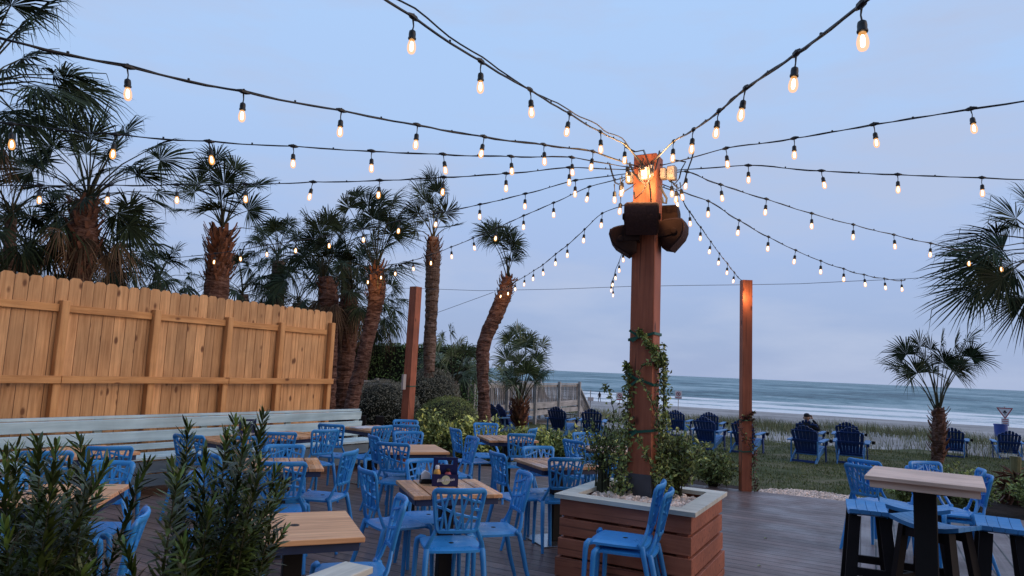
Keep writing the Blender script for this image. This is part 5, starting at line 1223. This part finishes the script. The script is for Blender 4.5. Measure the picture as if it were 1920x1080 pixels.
# ------------------------------------------------------------------ low posts behind the bench end, low wall in the foreground
o = empty('guard_rail', (-2.75, 13.6, -.12), .15); tag(o, 'low rail with stout dark posts and pale bars behind the bench end', 'rail')
for x in (-.45, -.08, .26): mb = MB(); mb.box((x, 0, .36), (.15, .13, .74), bev=.01); mb.build('post', 'blackwood', o)
for z in (.50, .28): mb = MB(); mb.box((.4, .09, z), (2.8, .03, .08)); mb.build('bar', 'greybeam', o)
wa = P(645, 1052, .70); wb = P(703, 1062, .70); wd_ = (wb-wa).length; dr = (P(570, 1080, .70)-wa); dr.z = 0; dr.normalize()
yw = math.atan2(dr.y, dr.x); mid = (wa+wb)/2; mid.z = 0
lw = empty('low_wall', mid, yw); tag(lw, 'low brown wall end with a pale painted cap at the bottom edge', 'wall')
mb = MB(); mb.box((1.5, 0, .684), (3.0, wd_*.95, .032), bev=.004); mb.build('cap', 'rim', lw)
mb = MB()
for k in range(4): mb.box((1.52, 0, .58-.16*k), (2.96, wd_*.95-.05, .15), bev=.003)
mb.build('boards', 'planter', lw)

# ------------------------------------------------------------------ palms
palm('huge palm crown reaching in at the top left corner', [(-70, 170), (-60, 420)], 8.3, [24, 26], (-45, 170), [(60, 30), (20, 10), (-20, 60), (120, 150, .4, 1.1), (60, 190), (10, 130), (35, 220), (90, 175, -.3), (150, 170, .2), (0, 210), (-10, 0), (100, 140), (40, 110, .5), (70, 160, -.5)], 8, .75, .66, 34, .5, (.25, 0, -.05), dead=5, seed=11, lowest=-60)
palm('big palm with a shaggy trunk top rising behind the left part of the fence', [(158, 385), (156, 440), (155, 490), (150, 530)], 11, [24, 30, 23, 21], (165, 375), [(235, 250), (190, 240), (280, 280), (130, 240), (100, 280), (260, 330), (270, 370), (60, 320), (90, 350), (200, 300), (150, 290, -.5), (220, 400), (110, 400), (240, 420), (80, 410), (170, 260), (300, 300, .3), (40, 280), (180, 330, -.6)], 18, .95, .72, 36, .30, (.08, 0, 0), (120, (160, 385), (152, 520), 24, 20, .26, .05), dead=9, seed=12, lowest=-55)
palm('palm with red-brown spiky boots standing right of the big left palm', [(418, 430), (412, 470), (408, 510), (405, 560)], 13, [12, 20, 24, 26], (418, 425), [(420, 345, -.3, 1.1), (392, 320), (440, 320), (365, 360), (350, 395, 0, .8), (480, 350), (465, 395), (415, 375, -.5), (372, 345), (440, 360), (405, 300, .2, .9)], 4, .6, .62, 34, .22, (0, 0, 0), (150, (416, 438), (407, 535), 22, 24, .30, .04), seed=13, lowest=0)
palm('slimmer distant palm between the boot-clad palm and the dense cluster', [(523, 490), (521, 530), (518, 590)], 18, [14, 15, 15], (522, 478), [(515, 425), (540, 420), (480, 455), (495, 435)], 24, .75, .62, 30, .55, dead=8, seed=14, lowest=-60, bark='barkgrey')
palm('palm with an upswept crown directly behind the fence end', [(610, 520), (616, 560), (618, 640), (614, 780)], 14.5, [14, 22, 17, 16], (606, 522), [(600, 435), (580, 420), (625, 430), (560, 450), (640, 440), (605, 460, -.4), (570, 480), (625, 475), (590, 455), (615, 420)], 8, .75, .66, 34, .35, (0, 0, 0), (40, (612, 530), (618, 600), 16, 16, .20, .04), dead=9, seed=15, lowest=-60)
palm('palm with cross-hatched boots beside the fence end', [(655, 550), (652, 600), (650, 650), (640, 790)], 15.2, [16, 26, 20, 17], (660, 540), [(650, 470), (680, 480), (640, 500), (690, 510), (630, 520)], 12, .7, .62, 32, .4, (0, 0, 0), (90, (655, 560), (650, 665), 20, 16, .22, .045), dead=8, seed=16, lowest=-50)
palm('leaning reddish palm with a wind-blown crown right of the fence', [(707, 505), (708, 540), (700, 590), (683, 660), (658, 765)], 13.8, [13, 19, 16, 14, 15], (706, 505), [(690, 385), (670, 370), (715, 380), (735, 385), (745, 410), (655, 390), (700, 410), (725, 420), (680, 430), (700, 450), (735, 440), (710, 400, -.5), (660, 430)], 6, .6, .64, 36, .35, (.40, 0, .02), (50, (708, 500), (703, 570), 15, 14, .22, .04), seed=17, lowest=-10)
palm('tall straight palm with a plume blown upright, right of the brown post', [(812, 445), (812, 480), (811, 520), (808, 600), (806, 640), (803, 760)], 16, [11, 17, 16, 13, 14, 10], (813, 450), [(818, 360, 0, 1.1), (800, 380), (795, 415), (780, 430), (835, 400), (828, 380), (790, 365), (845, 425), (808, 340, .2, .9), (812, 395, -.5), (785, 400), (822, 410)], 0, .5, .60, 34, .25, (-.22, 0, .18), (60, (813, 450), (811, 505), 15, 16, .18, .035), seed=18, bark='barkgrey')
palm('leaning bent palm with a curled two-lobed crown', [(952, 520), (947, 548), (930, 590), (910, 635), (905, 670), (906, 720), (908, 790)], 13.5, [9, 16, 17, 15, 15, 12, 14], (955, 520), [(920, 440, 0, 1.0), (930, 430), (938, 452, 0, 1.), (950, 440), (962, 458), (966, 478), (960, 490), (925, 455), (958, 470, -.3)], 0, .5, .50, 34, .22, (.0, 0, -.10), (70, (954, 520), (936, 580), 12, 16, .15, .035), seed=19)
palm('low young palm with a round red-brown base before the boardwalk', [(975, 757), (975, 800)], 18, [9, 10], (975, 757), [(955, 640), (1015, 650), (970, 625, .3), (945, 695), (1000, 715, 0, .8), (965, 720, 0, .8), (985, 650, .5), (978, 650, 0, 1.1), (960, 655), (1000, 650), (950, 675), (1005, 675), (975, 680), (990, 695), (960, 700), (1010, 700, 0, .8), (990, 640), (985, 665, -.4)], 8, .9, .62, 32, .40, (.0, 0, 0), (120, (975, 752), (975, 800), 14, 20, .20, .05), seed=20, lowest=30, mats=('frondlit', 'stem'))
palm('arching palm fronds above the round clipped bushes', [(850, 715), (850, 770)], 17, [10, 12], (850, 720), [(830, 640), (860, 650), (875, 660), (815, 660), (845, 625), (880, 690), (820, 690), (868, 705), (890, 700)], 8, .7, .66, 32, .6, (.15, 0, 0), seed=21, lowest=10, mats=('frondlit', 'stem'))
palm('lone short palm on the lawn against the sea', [(1760, 765), (1761, 800), (1758, 865)], 17.6, [10, 14, 12], (1758, 768), [(1720, 700, .3), (1790, 690, .4), (1683, 692), (1700, 665), (1725, 650), (1745, 655), (1765, 645), (1790, 650), (1812, 640), (1820, 670), (1800, 685), (1735, 680, -.4), (1770, 680, -.4), (1705, 700), (1750, 700), (1785, 695)], 0, .8, .74, 34, .30, (0, 0, 0), (70, (1760, 772), (1759, 860), 13, 12, .22, .05), seed=22)
palm('dark palm fronds hanging in from the right edge', [(2010, 470), (2010, 800)], 8.2, [24, 26], (1975, 480), [(1868, 440, 0, 1.15), (1850, 490, .2, 1.1), (1880, 520, -.2, 1.1), (1835, 535, 0, 1.0), (1905, 410, 0, .9), (1940, 390, .2, .8), (1920, 430, -.3, .9), (1860, 465, -.3, 1.1), (1900, 500), (1925, 560), (1880, 470, .4, 1.1)], 2, .5, .70, 46, .18, (-.05, 0, -.02), seed=23, span=100)
for i, (x, y, Y, tr_, nf, lb) in enumerate([(55, 470, 12.2, (55, 600), 28, 'dark palm crown at the far left behind the fence'), (215, 470, 14, (215, 600), 24, 'dark palm crown low behind the big left palm'), (298, 522, 17, (298, 620), 22, 'small palm crown just above the fence between the first two tall palms'),
                             (455, 545, 16.5, (455, 640), 18, 'low dark palm crown behind the boot-clad palm'), (560, 560, 17.5, (560, 660), 16, 'dark hanging palm crown left of the fence end'), (700, 575, 19.5, (676, 720), 26, 'dark drooping palm crown right of the leaning reddish trunk'), (20, 400, 10.5, (10, 600), 16, 'palm crown at the left edge below the corner palm'), (650, 470, 18.5, (648, 640), 16, 'background palm crown in the middle of the cluster')]):
    palm(lb, [(x, y+8), tr_], Y, [12, 13], (x, y), (), nf, .78, .68, 30, .6, dead=5, seed=40+i, lowest=-65, highest=75, bark='barkgrey')

# ------------------------------------------------------------------ hedges and shrubs
g = -.15
hx = D(735, 700, 20.5); clipped('tall dark clipped hedge behind the leaning brown post', (hx.x-.1, 20.5, g), (2.6, .8, 1.17), 9000, .07, 'hedge', 3, box=True)
hx = D(722, 740, 15.2); clipped('low rounded clipped bush left of the leaning brown post', (hx.x, 15.2, g), (.80, .7, .70), 6500, .035, 'bushleaf', 4, name='clipped_bush', cat='bush')
hx = D(800, 740, 16.0); clipped('taller rounded clipped bush behind the leaning brown post', (hx.x, 16.2, g), (.85, .8, .85), 6500, .035, 'bushleaf', 5, name='clipped_bush', cat='bush')
hx = D(840, 760, 14.4); clipped('round green clipped bush by the leaning palm trunk', (hx.x, 14.5, g), (.68, .62, .56), 6000, .033, 'hedge2', 6, name='clipped_bush', cat='bush')
YG = [(-1.30, 12.6, .45, .42, .95), (-.75, 12.5, .45, .40, .92), (-.20, 12.5, .42, .40, .78), (.30, 12.4, .42, .40, .80), (.80, 12.2, .42, .40, .82), (1.28, 12.0, .40, .38, .75), (1.72, 11.7, .36, .36, .62)]
LB = ['leftmost, beside the leaning brown post', 'second from the leaning brown post', 'at the foot of the leaning palm', 'right of the leaning palm foot', 'below the boardwalk rail', 'in front of the straight-backed adirondack chair', 'behind the pale table by the planter']
for i, ((x, y, rx, ry, h), lb) in enumerate(zip(YG, LB)):
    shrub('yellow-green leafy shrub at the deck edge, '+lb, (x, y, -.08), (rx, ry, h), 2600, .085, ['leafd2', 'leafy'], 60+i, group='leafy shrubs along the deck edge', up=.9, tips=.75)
shrub('small reddish shrub left of the round palm base', (D(938, 778, 15.5).x, 15.5, -.15), (.28, .28, .50), 700, .045, ['leafred'], 70, up=.4)
for i, (x, y, rx, h, lb) in enumerate([(2.80, 10.95, .50, .88, 'dark leafy shrub behind the planter, left one'), (3.2, 10.7, .38, .72, 'dark leafy shrub between the planter and the slim post')]):
    shrub(lb, (x, y, -.08), (rx, rx, h), 2400, .065, ['leafvine', 'leafyd'], 80+i, group='dark shrubs behind the planter', up=.7, tips=.25)
RB = [(6.55, 9.75, .42, .62, 'nearest the bar table'), (7.3, 9.5, .45, .70, 'at the right edge low behind the stacked chairs'), (6.9, 10.7, .5, .62, 'farther back beside the lone palm'), (8.0, 10.2, .5, .75, 'farthest right in the bed'), (7.8, 9.0, .4, .6, 'cut by the right edge beyond the deck'), (6.0, 10.4, .35, .45, 'smallest, left end of the right bed')]
for i, (x, y, rx, h, lb) in enumerate(RB):
    shrub('dark green leafy shrub, '+lb, (x, y, -.1), (rx, rx, h), 1300, .065, ['leafd2', 'leafyd'], 90+i, group='shrubs in the bed right of the deck', up=.5, tips=.35)
# dry spiky plant in the right bed
o = empty('spiky_plant', (7.75, 10.55, -.1)); tag(o, 'dry spiky plant with a pale stump in front of the right edge chair', 'plant')
rn = random.Random(77); mb = MB(); mb.tube([(0, 0, 0), (0, 0, .35), (.02, 0, .75)], [.07, .06, .075], 10); mb.build('stump', 'leafy2', o); mb = MB()
for i in range(140):
    a = rn.uniform(0, 6.28); el = rn.uniform(-.9, .6); d = Vector((math.cos(a)*math.cos(el), math.sin(a)*math.cos(el), math.sin(el))); leaf_mesh(mb, Vector((0, 0, rn.uniform(.2, .5))), d, Vector((0, 0, 1))+rdir(rn)*.5, rn.uniform(.3, .5), .035)
mb.build('spikes', 'boot', o)
# plants and climbing vine in the planter
shrub('thin leggy vine shrub in the planter left of the centre post', (.84, 5.98, .62), (.26, .20, .74), 620, .046, ['leafvine', 'leafyd'], 101, group='vine shrubs in the planter', up=.9, tips=.12)
shrub('bushy vine shrub in the planter right of the centre post', (1.46, 5.92, .62), (.26, .24, .62), 1500, .052, ['leafvine', 'leafyd'], 102, group='vine shrubs in the planter', up=.9, tips=.2)
def vine(label, base, paths, n, leaf, seed, mats=('leafvine', 'leafyd'), spread=.05, cat='vine', spr2=None):
    rnd = random.Random(seed); o = empty('climbing_vine', base); tag(o, label, cat, 'vines climbing the posts'); st = MB(); lf = MB(); B = Vector(base)
    for path, dens, sp in paths:
        pts = [Vector(p)-B for p in path]; sm = []
        for i in range(len(pts)-1):
            a, b_ = pts[max(i-1, 0)], pts[i]; c, d = pts[i+1], pts[min(i+2, len(pts)-1)]
            for j in range(8): f = j/8; sm.append(.5*((2*b_)+(c-a)*f+(2*a-5*b_+4*c-d)*f*f+(3*b_-a-3*c+d)*f**3)+rdir(rnd)*.006)
        st.tube(sm, [.006-.004*i/len(sm) for i in range(len(sm))], 5, cap=False)
        for k in range(int(n*dens)):
            f = rnd.random()**1.4; p = sm[min(len(sm)-1, int(f*len(sm)))]+rdir(rnd)*sp*(1.15-f)*rnd.random()**.5; leaf_mesh(lf, p, rdir(rnd)+Vector((0, 0, .1)), rdir(rnd)+Vector((0, -.4, .6)), leaf*rnd.uniform(.6, 1.2), leaf*.5, 1 if rnd.random() < .2 else 0)
    st.build('stems', 'stem', o); lf.build('leaves', list(mats), o)
W_ = lambda x, y, z: (P0.x+x, P0.y+y, z)
vine('green vine climbing the lower half of the centre post', (P0.x, P0.y, .62),
     [([W_(-.20, -.05, .64), W_(-.17, -.05, .95), W_(-.15, -.06, 1.3), W_(-.14, -.05, 1.62), W_(-.16, -.03, 1.72)], 1.6, .10),
      ([W_(.18, -.08, .64), W_(.15, -.09, 1.0), W_(.145, -.08, 1.35), W_(.14, -.08, 1.70), W_(.10, -.14, 1.80), W_(.02, -.15, 1.88), W_(-.09, -.13, 2.02)], 1.9, .09),
      ([W_(.20, .0, .64), W_(.19, -.02, 1.1), W_(.17, -.02, 1.5), W_(.15, -.02, 1.95)], .5, .06),
      ([W_(.12, -.14, 1.2), W_(.03, -.16, 1.45), W_(-.08, -.15, 1.66), W_(.04, -.16, 1.76), W_(.11, -.12, 1.70)], .22, .03),
      ([W_(-.18, -.06, .7), W_(-.28, -.03, 1.0), W_(-.25, 0, 1.25), W_(-.30, 0, 1.50), W_(-.34, .0, 1.52)], .30, .10),
      ([W_(.16, -.10, .66), W_(.05, -.16, .9), W_(-.08, -.16, 1.15)], .35, .05)], 520, .045, 111)
rpb = Vector((rb.x, rb.y, -.05))
vine('reddish vine wrapped round the slim post at the deck edge', rpb, [([rpb+Vector(v) for v in ((.12, -.05, 0), (.10, -.09, .4), (.11, -.06, .8), (.06, -.10, 1.1), (-.1, -.10, 1.15))], 1.0, .08), ([rpb+Vector(v) for v in ((.12, 0, .5), (.02, -.11, .75), (-.12, -.08, 1.0), (.02, -.10, 1.15), (.12, -.05, 1.2))], 1.0, .10)], 170, .05, 112, ('leafred2', 'leafvine'))
# twiggy undergrowth left of the leaning post
shrub('bare twiggy bush with a few leaves at the foot of the leaning brown post', (-2.0, 13.2, -.12), (.45, .35, .62), 260, .03, ['leafd2'], 120, up=.6)

# ------------------------------------------------------------------ foreground shrubs with narrow leaves
def narrow_shrub(label, base, tips, seed, fill=14, ln=.076):
    rnd = random.Random(seed); B = Vector(base); o = empty('leafy_shrub', base); tag(o, label, 'shrub', 'narrow-leaved shrubs in the foreground'); st = MB(); lf = MB()
    T = [D(x, y, Y) for x, y, Y in tips]
    for _ in range(fill):
        t_ = rnd.choice(T); T.append(t_+Vector((rnd.uniform(-.16, .16), rnd.uniform(-.25, .2), -rnd.uniform(.08, .42))))
    for t_ in T:
        root_ = B+Vector((rnd.uniform(-.12, .12), rnd.uniform(-.12, .12), .05)); mid = root_+(t_-root_)*.5+Vector(((t_.x-root_.x)*-.18+rnd.uniform(-.07, .07), rnd.uniform(-.06, .06), .02)); k = 26; pts = []
        for i in range(k+1): f = i/k; pts.append((root_*(1-f)**2+mid*2*f*(1-f)+t_*f*f)-B)
        st.tube(pts[::2], [.008-.0065*i/(k/2) for i in range(k//2+1)], 5, cap=False)
        L_ = (t_-root_).length; n = int(L_*.72/.0034)
        for j in range(n):
            f = .28+.72*j/n; ii = f*k; i0 = min(k-1, int(ii)); p = pts[i0]+(pts[i0+1]-pts[i0])*(ii-i0); ax = (pts[i0+1]-pts[i0]).normalized()
            an = j*2.39996+rnd.uniform(-.4, .4); x = ax.cross(Vector((.3, 1, .1))).normalized(); y = ax.cross(x); rad = x*math.cos(an)+y*math.sin(an)
            opn = rnd.uniform(.40, 1.35)*(1-.55*max(0, (f-.9)/.1)); d = (ax*(1-opn*.45)+rad*opn).normalized(); l_ = ln*rnd.uniform(.65, 1.15)*(1-.25*max(0, (f-.92)/.08)); nrm = (ax-d*ax.dot(d)).normalized()
            s_ = d.cross(nrm).normalized(); w_ = l_*.085; dn = Vector((0, 0, -1))*l_*.10*rnd.uniform(-.6, 3); o_ = len(lf.v)
            lf.v += [tuple(p), tuple(p+d*l_*.35+s_*w_), tuple(p+d*l_*.35-s_*w_), tuple(p+d*l_*.75+s_*w_*.8+dn*.5), tuple(p+d*l_*.75-s_*w_*.8+dn*.5), tuple(p+d*l_+dn)]
            lf.f += [(o_, o_+1, o_+2), (o_+1, o_+3, o_+4, o_+2), (o_+3, o_+5, o_+4)]; mi = 1 if f > .93 and rnd.random() < .5 else 0; lf.m += [mi]*3
    st.build('stems', 'stem', o); lf.build('foliage', ['podo', 'podotip'], o)
tl_ = [(x, y, 2.25+.25*math.sin(i*1.7)) for i, (x, y) in enumerate([(8, 850), (30, 842), (70, 826), (105, 838), (150, 826), (60, 868), (200, 872), (165, 868), (130, 880), (18, 905), (95, 915), (185, 925), (50, 950), (140, 965), (10, 985), (95, 1000), (175, 1030), (-20, 900), (-30, 960), (40, 1020)])]
bx = D(90, 1000, 2.1); narrow_shrub('dark narrow-leaved shrub filling the bottom left corner', (bx.x, 2.1, 0), tl_, 201, 12)
tl_ = [(x, y, 2.5+.22*math.sin(i*1.9)) for i, (x, y) in enumerate([(353, 800), (345, 850), (385, 850), (322, 872), (440, 790), (425, 815), (462, 800), (495, 775), (455, 850), (490, 862), (520, 880), (405, 880), (470, 905), (505, 950), (535, 905), (365, 905), (435, 930), (490, 985), (335, 945), (395, 950), (450, 985), (515, 1000), (232, 1020), (345, 1000), (400, 1010), (470, 1030)])]
bx = D(385, 1000, 2.4); narrow_shrub('dark narrow-leaved shrub standing bottom left of centre before the big tan table', (bx.x, 2.4, 0), tl_, 202, 16)

# ------------------------------------------------------------------ grass
rn = random.Random(300)
def blades(name, pts, h0, h1, w_, mat, label, lean=.35):
    mb = MB()
    for p in pts:
        h = rn.uniform(h0, h1); a = rn.uniform(0, 6.28); s_ = Vector((math.cos(a), math.sin(a), 0))*w_; l_ = Vector((rn.uniform(-1, 1)-.3, rn.uniform(-1, 1), 0))*h*lean; o_ = len(mb.v); p = Vector(p)
        mb.v += [tuple(p-s_), tuple(p+s_), tuple(p+s_*.6+Vector((0, 0, h*.6))+l_*.35), tuple(p-s_*.6+Vector((0, 0, h*.6))+l_*.35), tuple(p+Vector((0, 0, h))+l_)]
        mb.f += [(o_, o_+1, o_+2, o_+3), (o_+3, o_+2, o_+4)]; mb.m += [0, 0]
    tag(mb.build(name, mat), label, 'grass', kind='stuff')
pts = []
while len(pts) < 42000:
    s_ = 9.5+rn.random()**1.3*15; q_ = rn.uniform(-6, 12); p = e1*s_+e2*q_
    if p.x < 2.0+.08*p.y or p.x > .78*p.y+1.5: continue
    if p.y < 10.36-(p.x-3.7)*.47+.5: continue
    nzv = math.sin(p.x*2.3+math.sin(p.y*1.7)*2)*math.sin(p.y*2.9+math.sin(p.x*1.3)*2)
    if nzv > .45+.5*rn.random(): continue
    pts.append((p.x, p.y, ground_z(p.x, p.y)+.01))
blades('lawn_grass', pts, .02, .065, .006, 'grass', 'short patchy green grass of the lawn', .5)
pts = []
def dune_ok(q_, s_): return math.sin(q_*.9+s_*.6)*.5+math.sin(q_*.37-s_*.4+2)*.6
while len(pts) < 21000:
    s_ = rn.gauss(30.2, 2.0); q_ = rn.uniform(-16, 24); 
    if s_ < 26.6: continue
    if dune_ok(q_, s_) < rn.uniform(-1.0, .6): continue
    p = e1*s_+e2*q_; pts.append((p.x, p.y, hg(q_, s_)-.02))
cl_ = [(rn.uniform(-8, 18), rn.uniform(23, 27.5)) for _ in range(130)]
for q0, s0 in cl_:
    for _ in range(16): q_ = q0+rn.gauss(0, .5); s_ = s0+rn.gauss(0, .3); p = e1*s_+e2*q_; pts.append((p.x, p.y, hg(q_, s_)-.02))
blades('dune_grass', pts, .14, .50, .009, 'dunegrass', 'tufts of sea grass along the dune before the beach', .45)
# a few fallen leaves on the deck
rn = random.Random(55)
for i, (x, y, lb) in enumerate([(1432, 1010, 'small dark fallen leaf on the open deck'), (1420, 1062, 'small fallen leaf near the bottom of the open deck'), (1000, 949, 'tiny fallen leaf between the cafe chairs')]):
    p = P(x, y, 0); mb = MB(); leaf_mesh(mb, Vector((0, 0, .004)), Vector((1, .4, .05)), Vector((0, 0, 1)), .045, .025); o = mb.build('fallen_leaf', 'leafd2'); o.location = p; tag(o, lb, 'leaf')
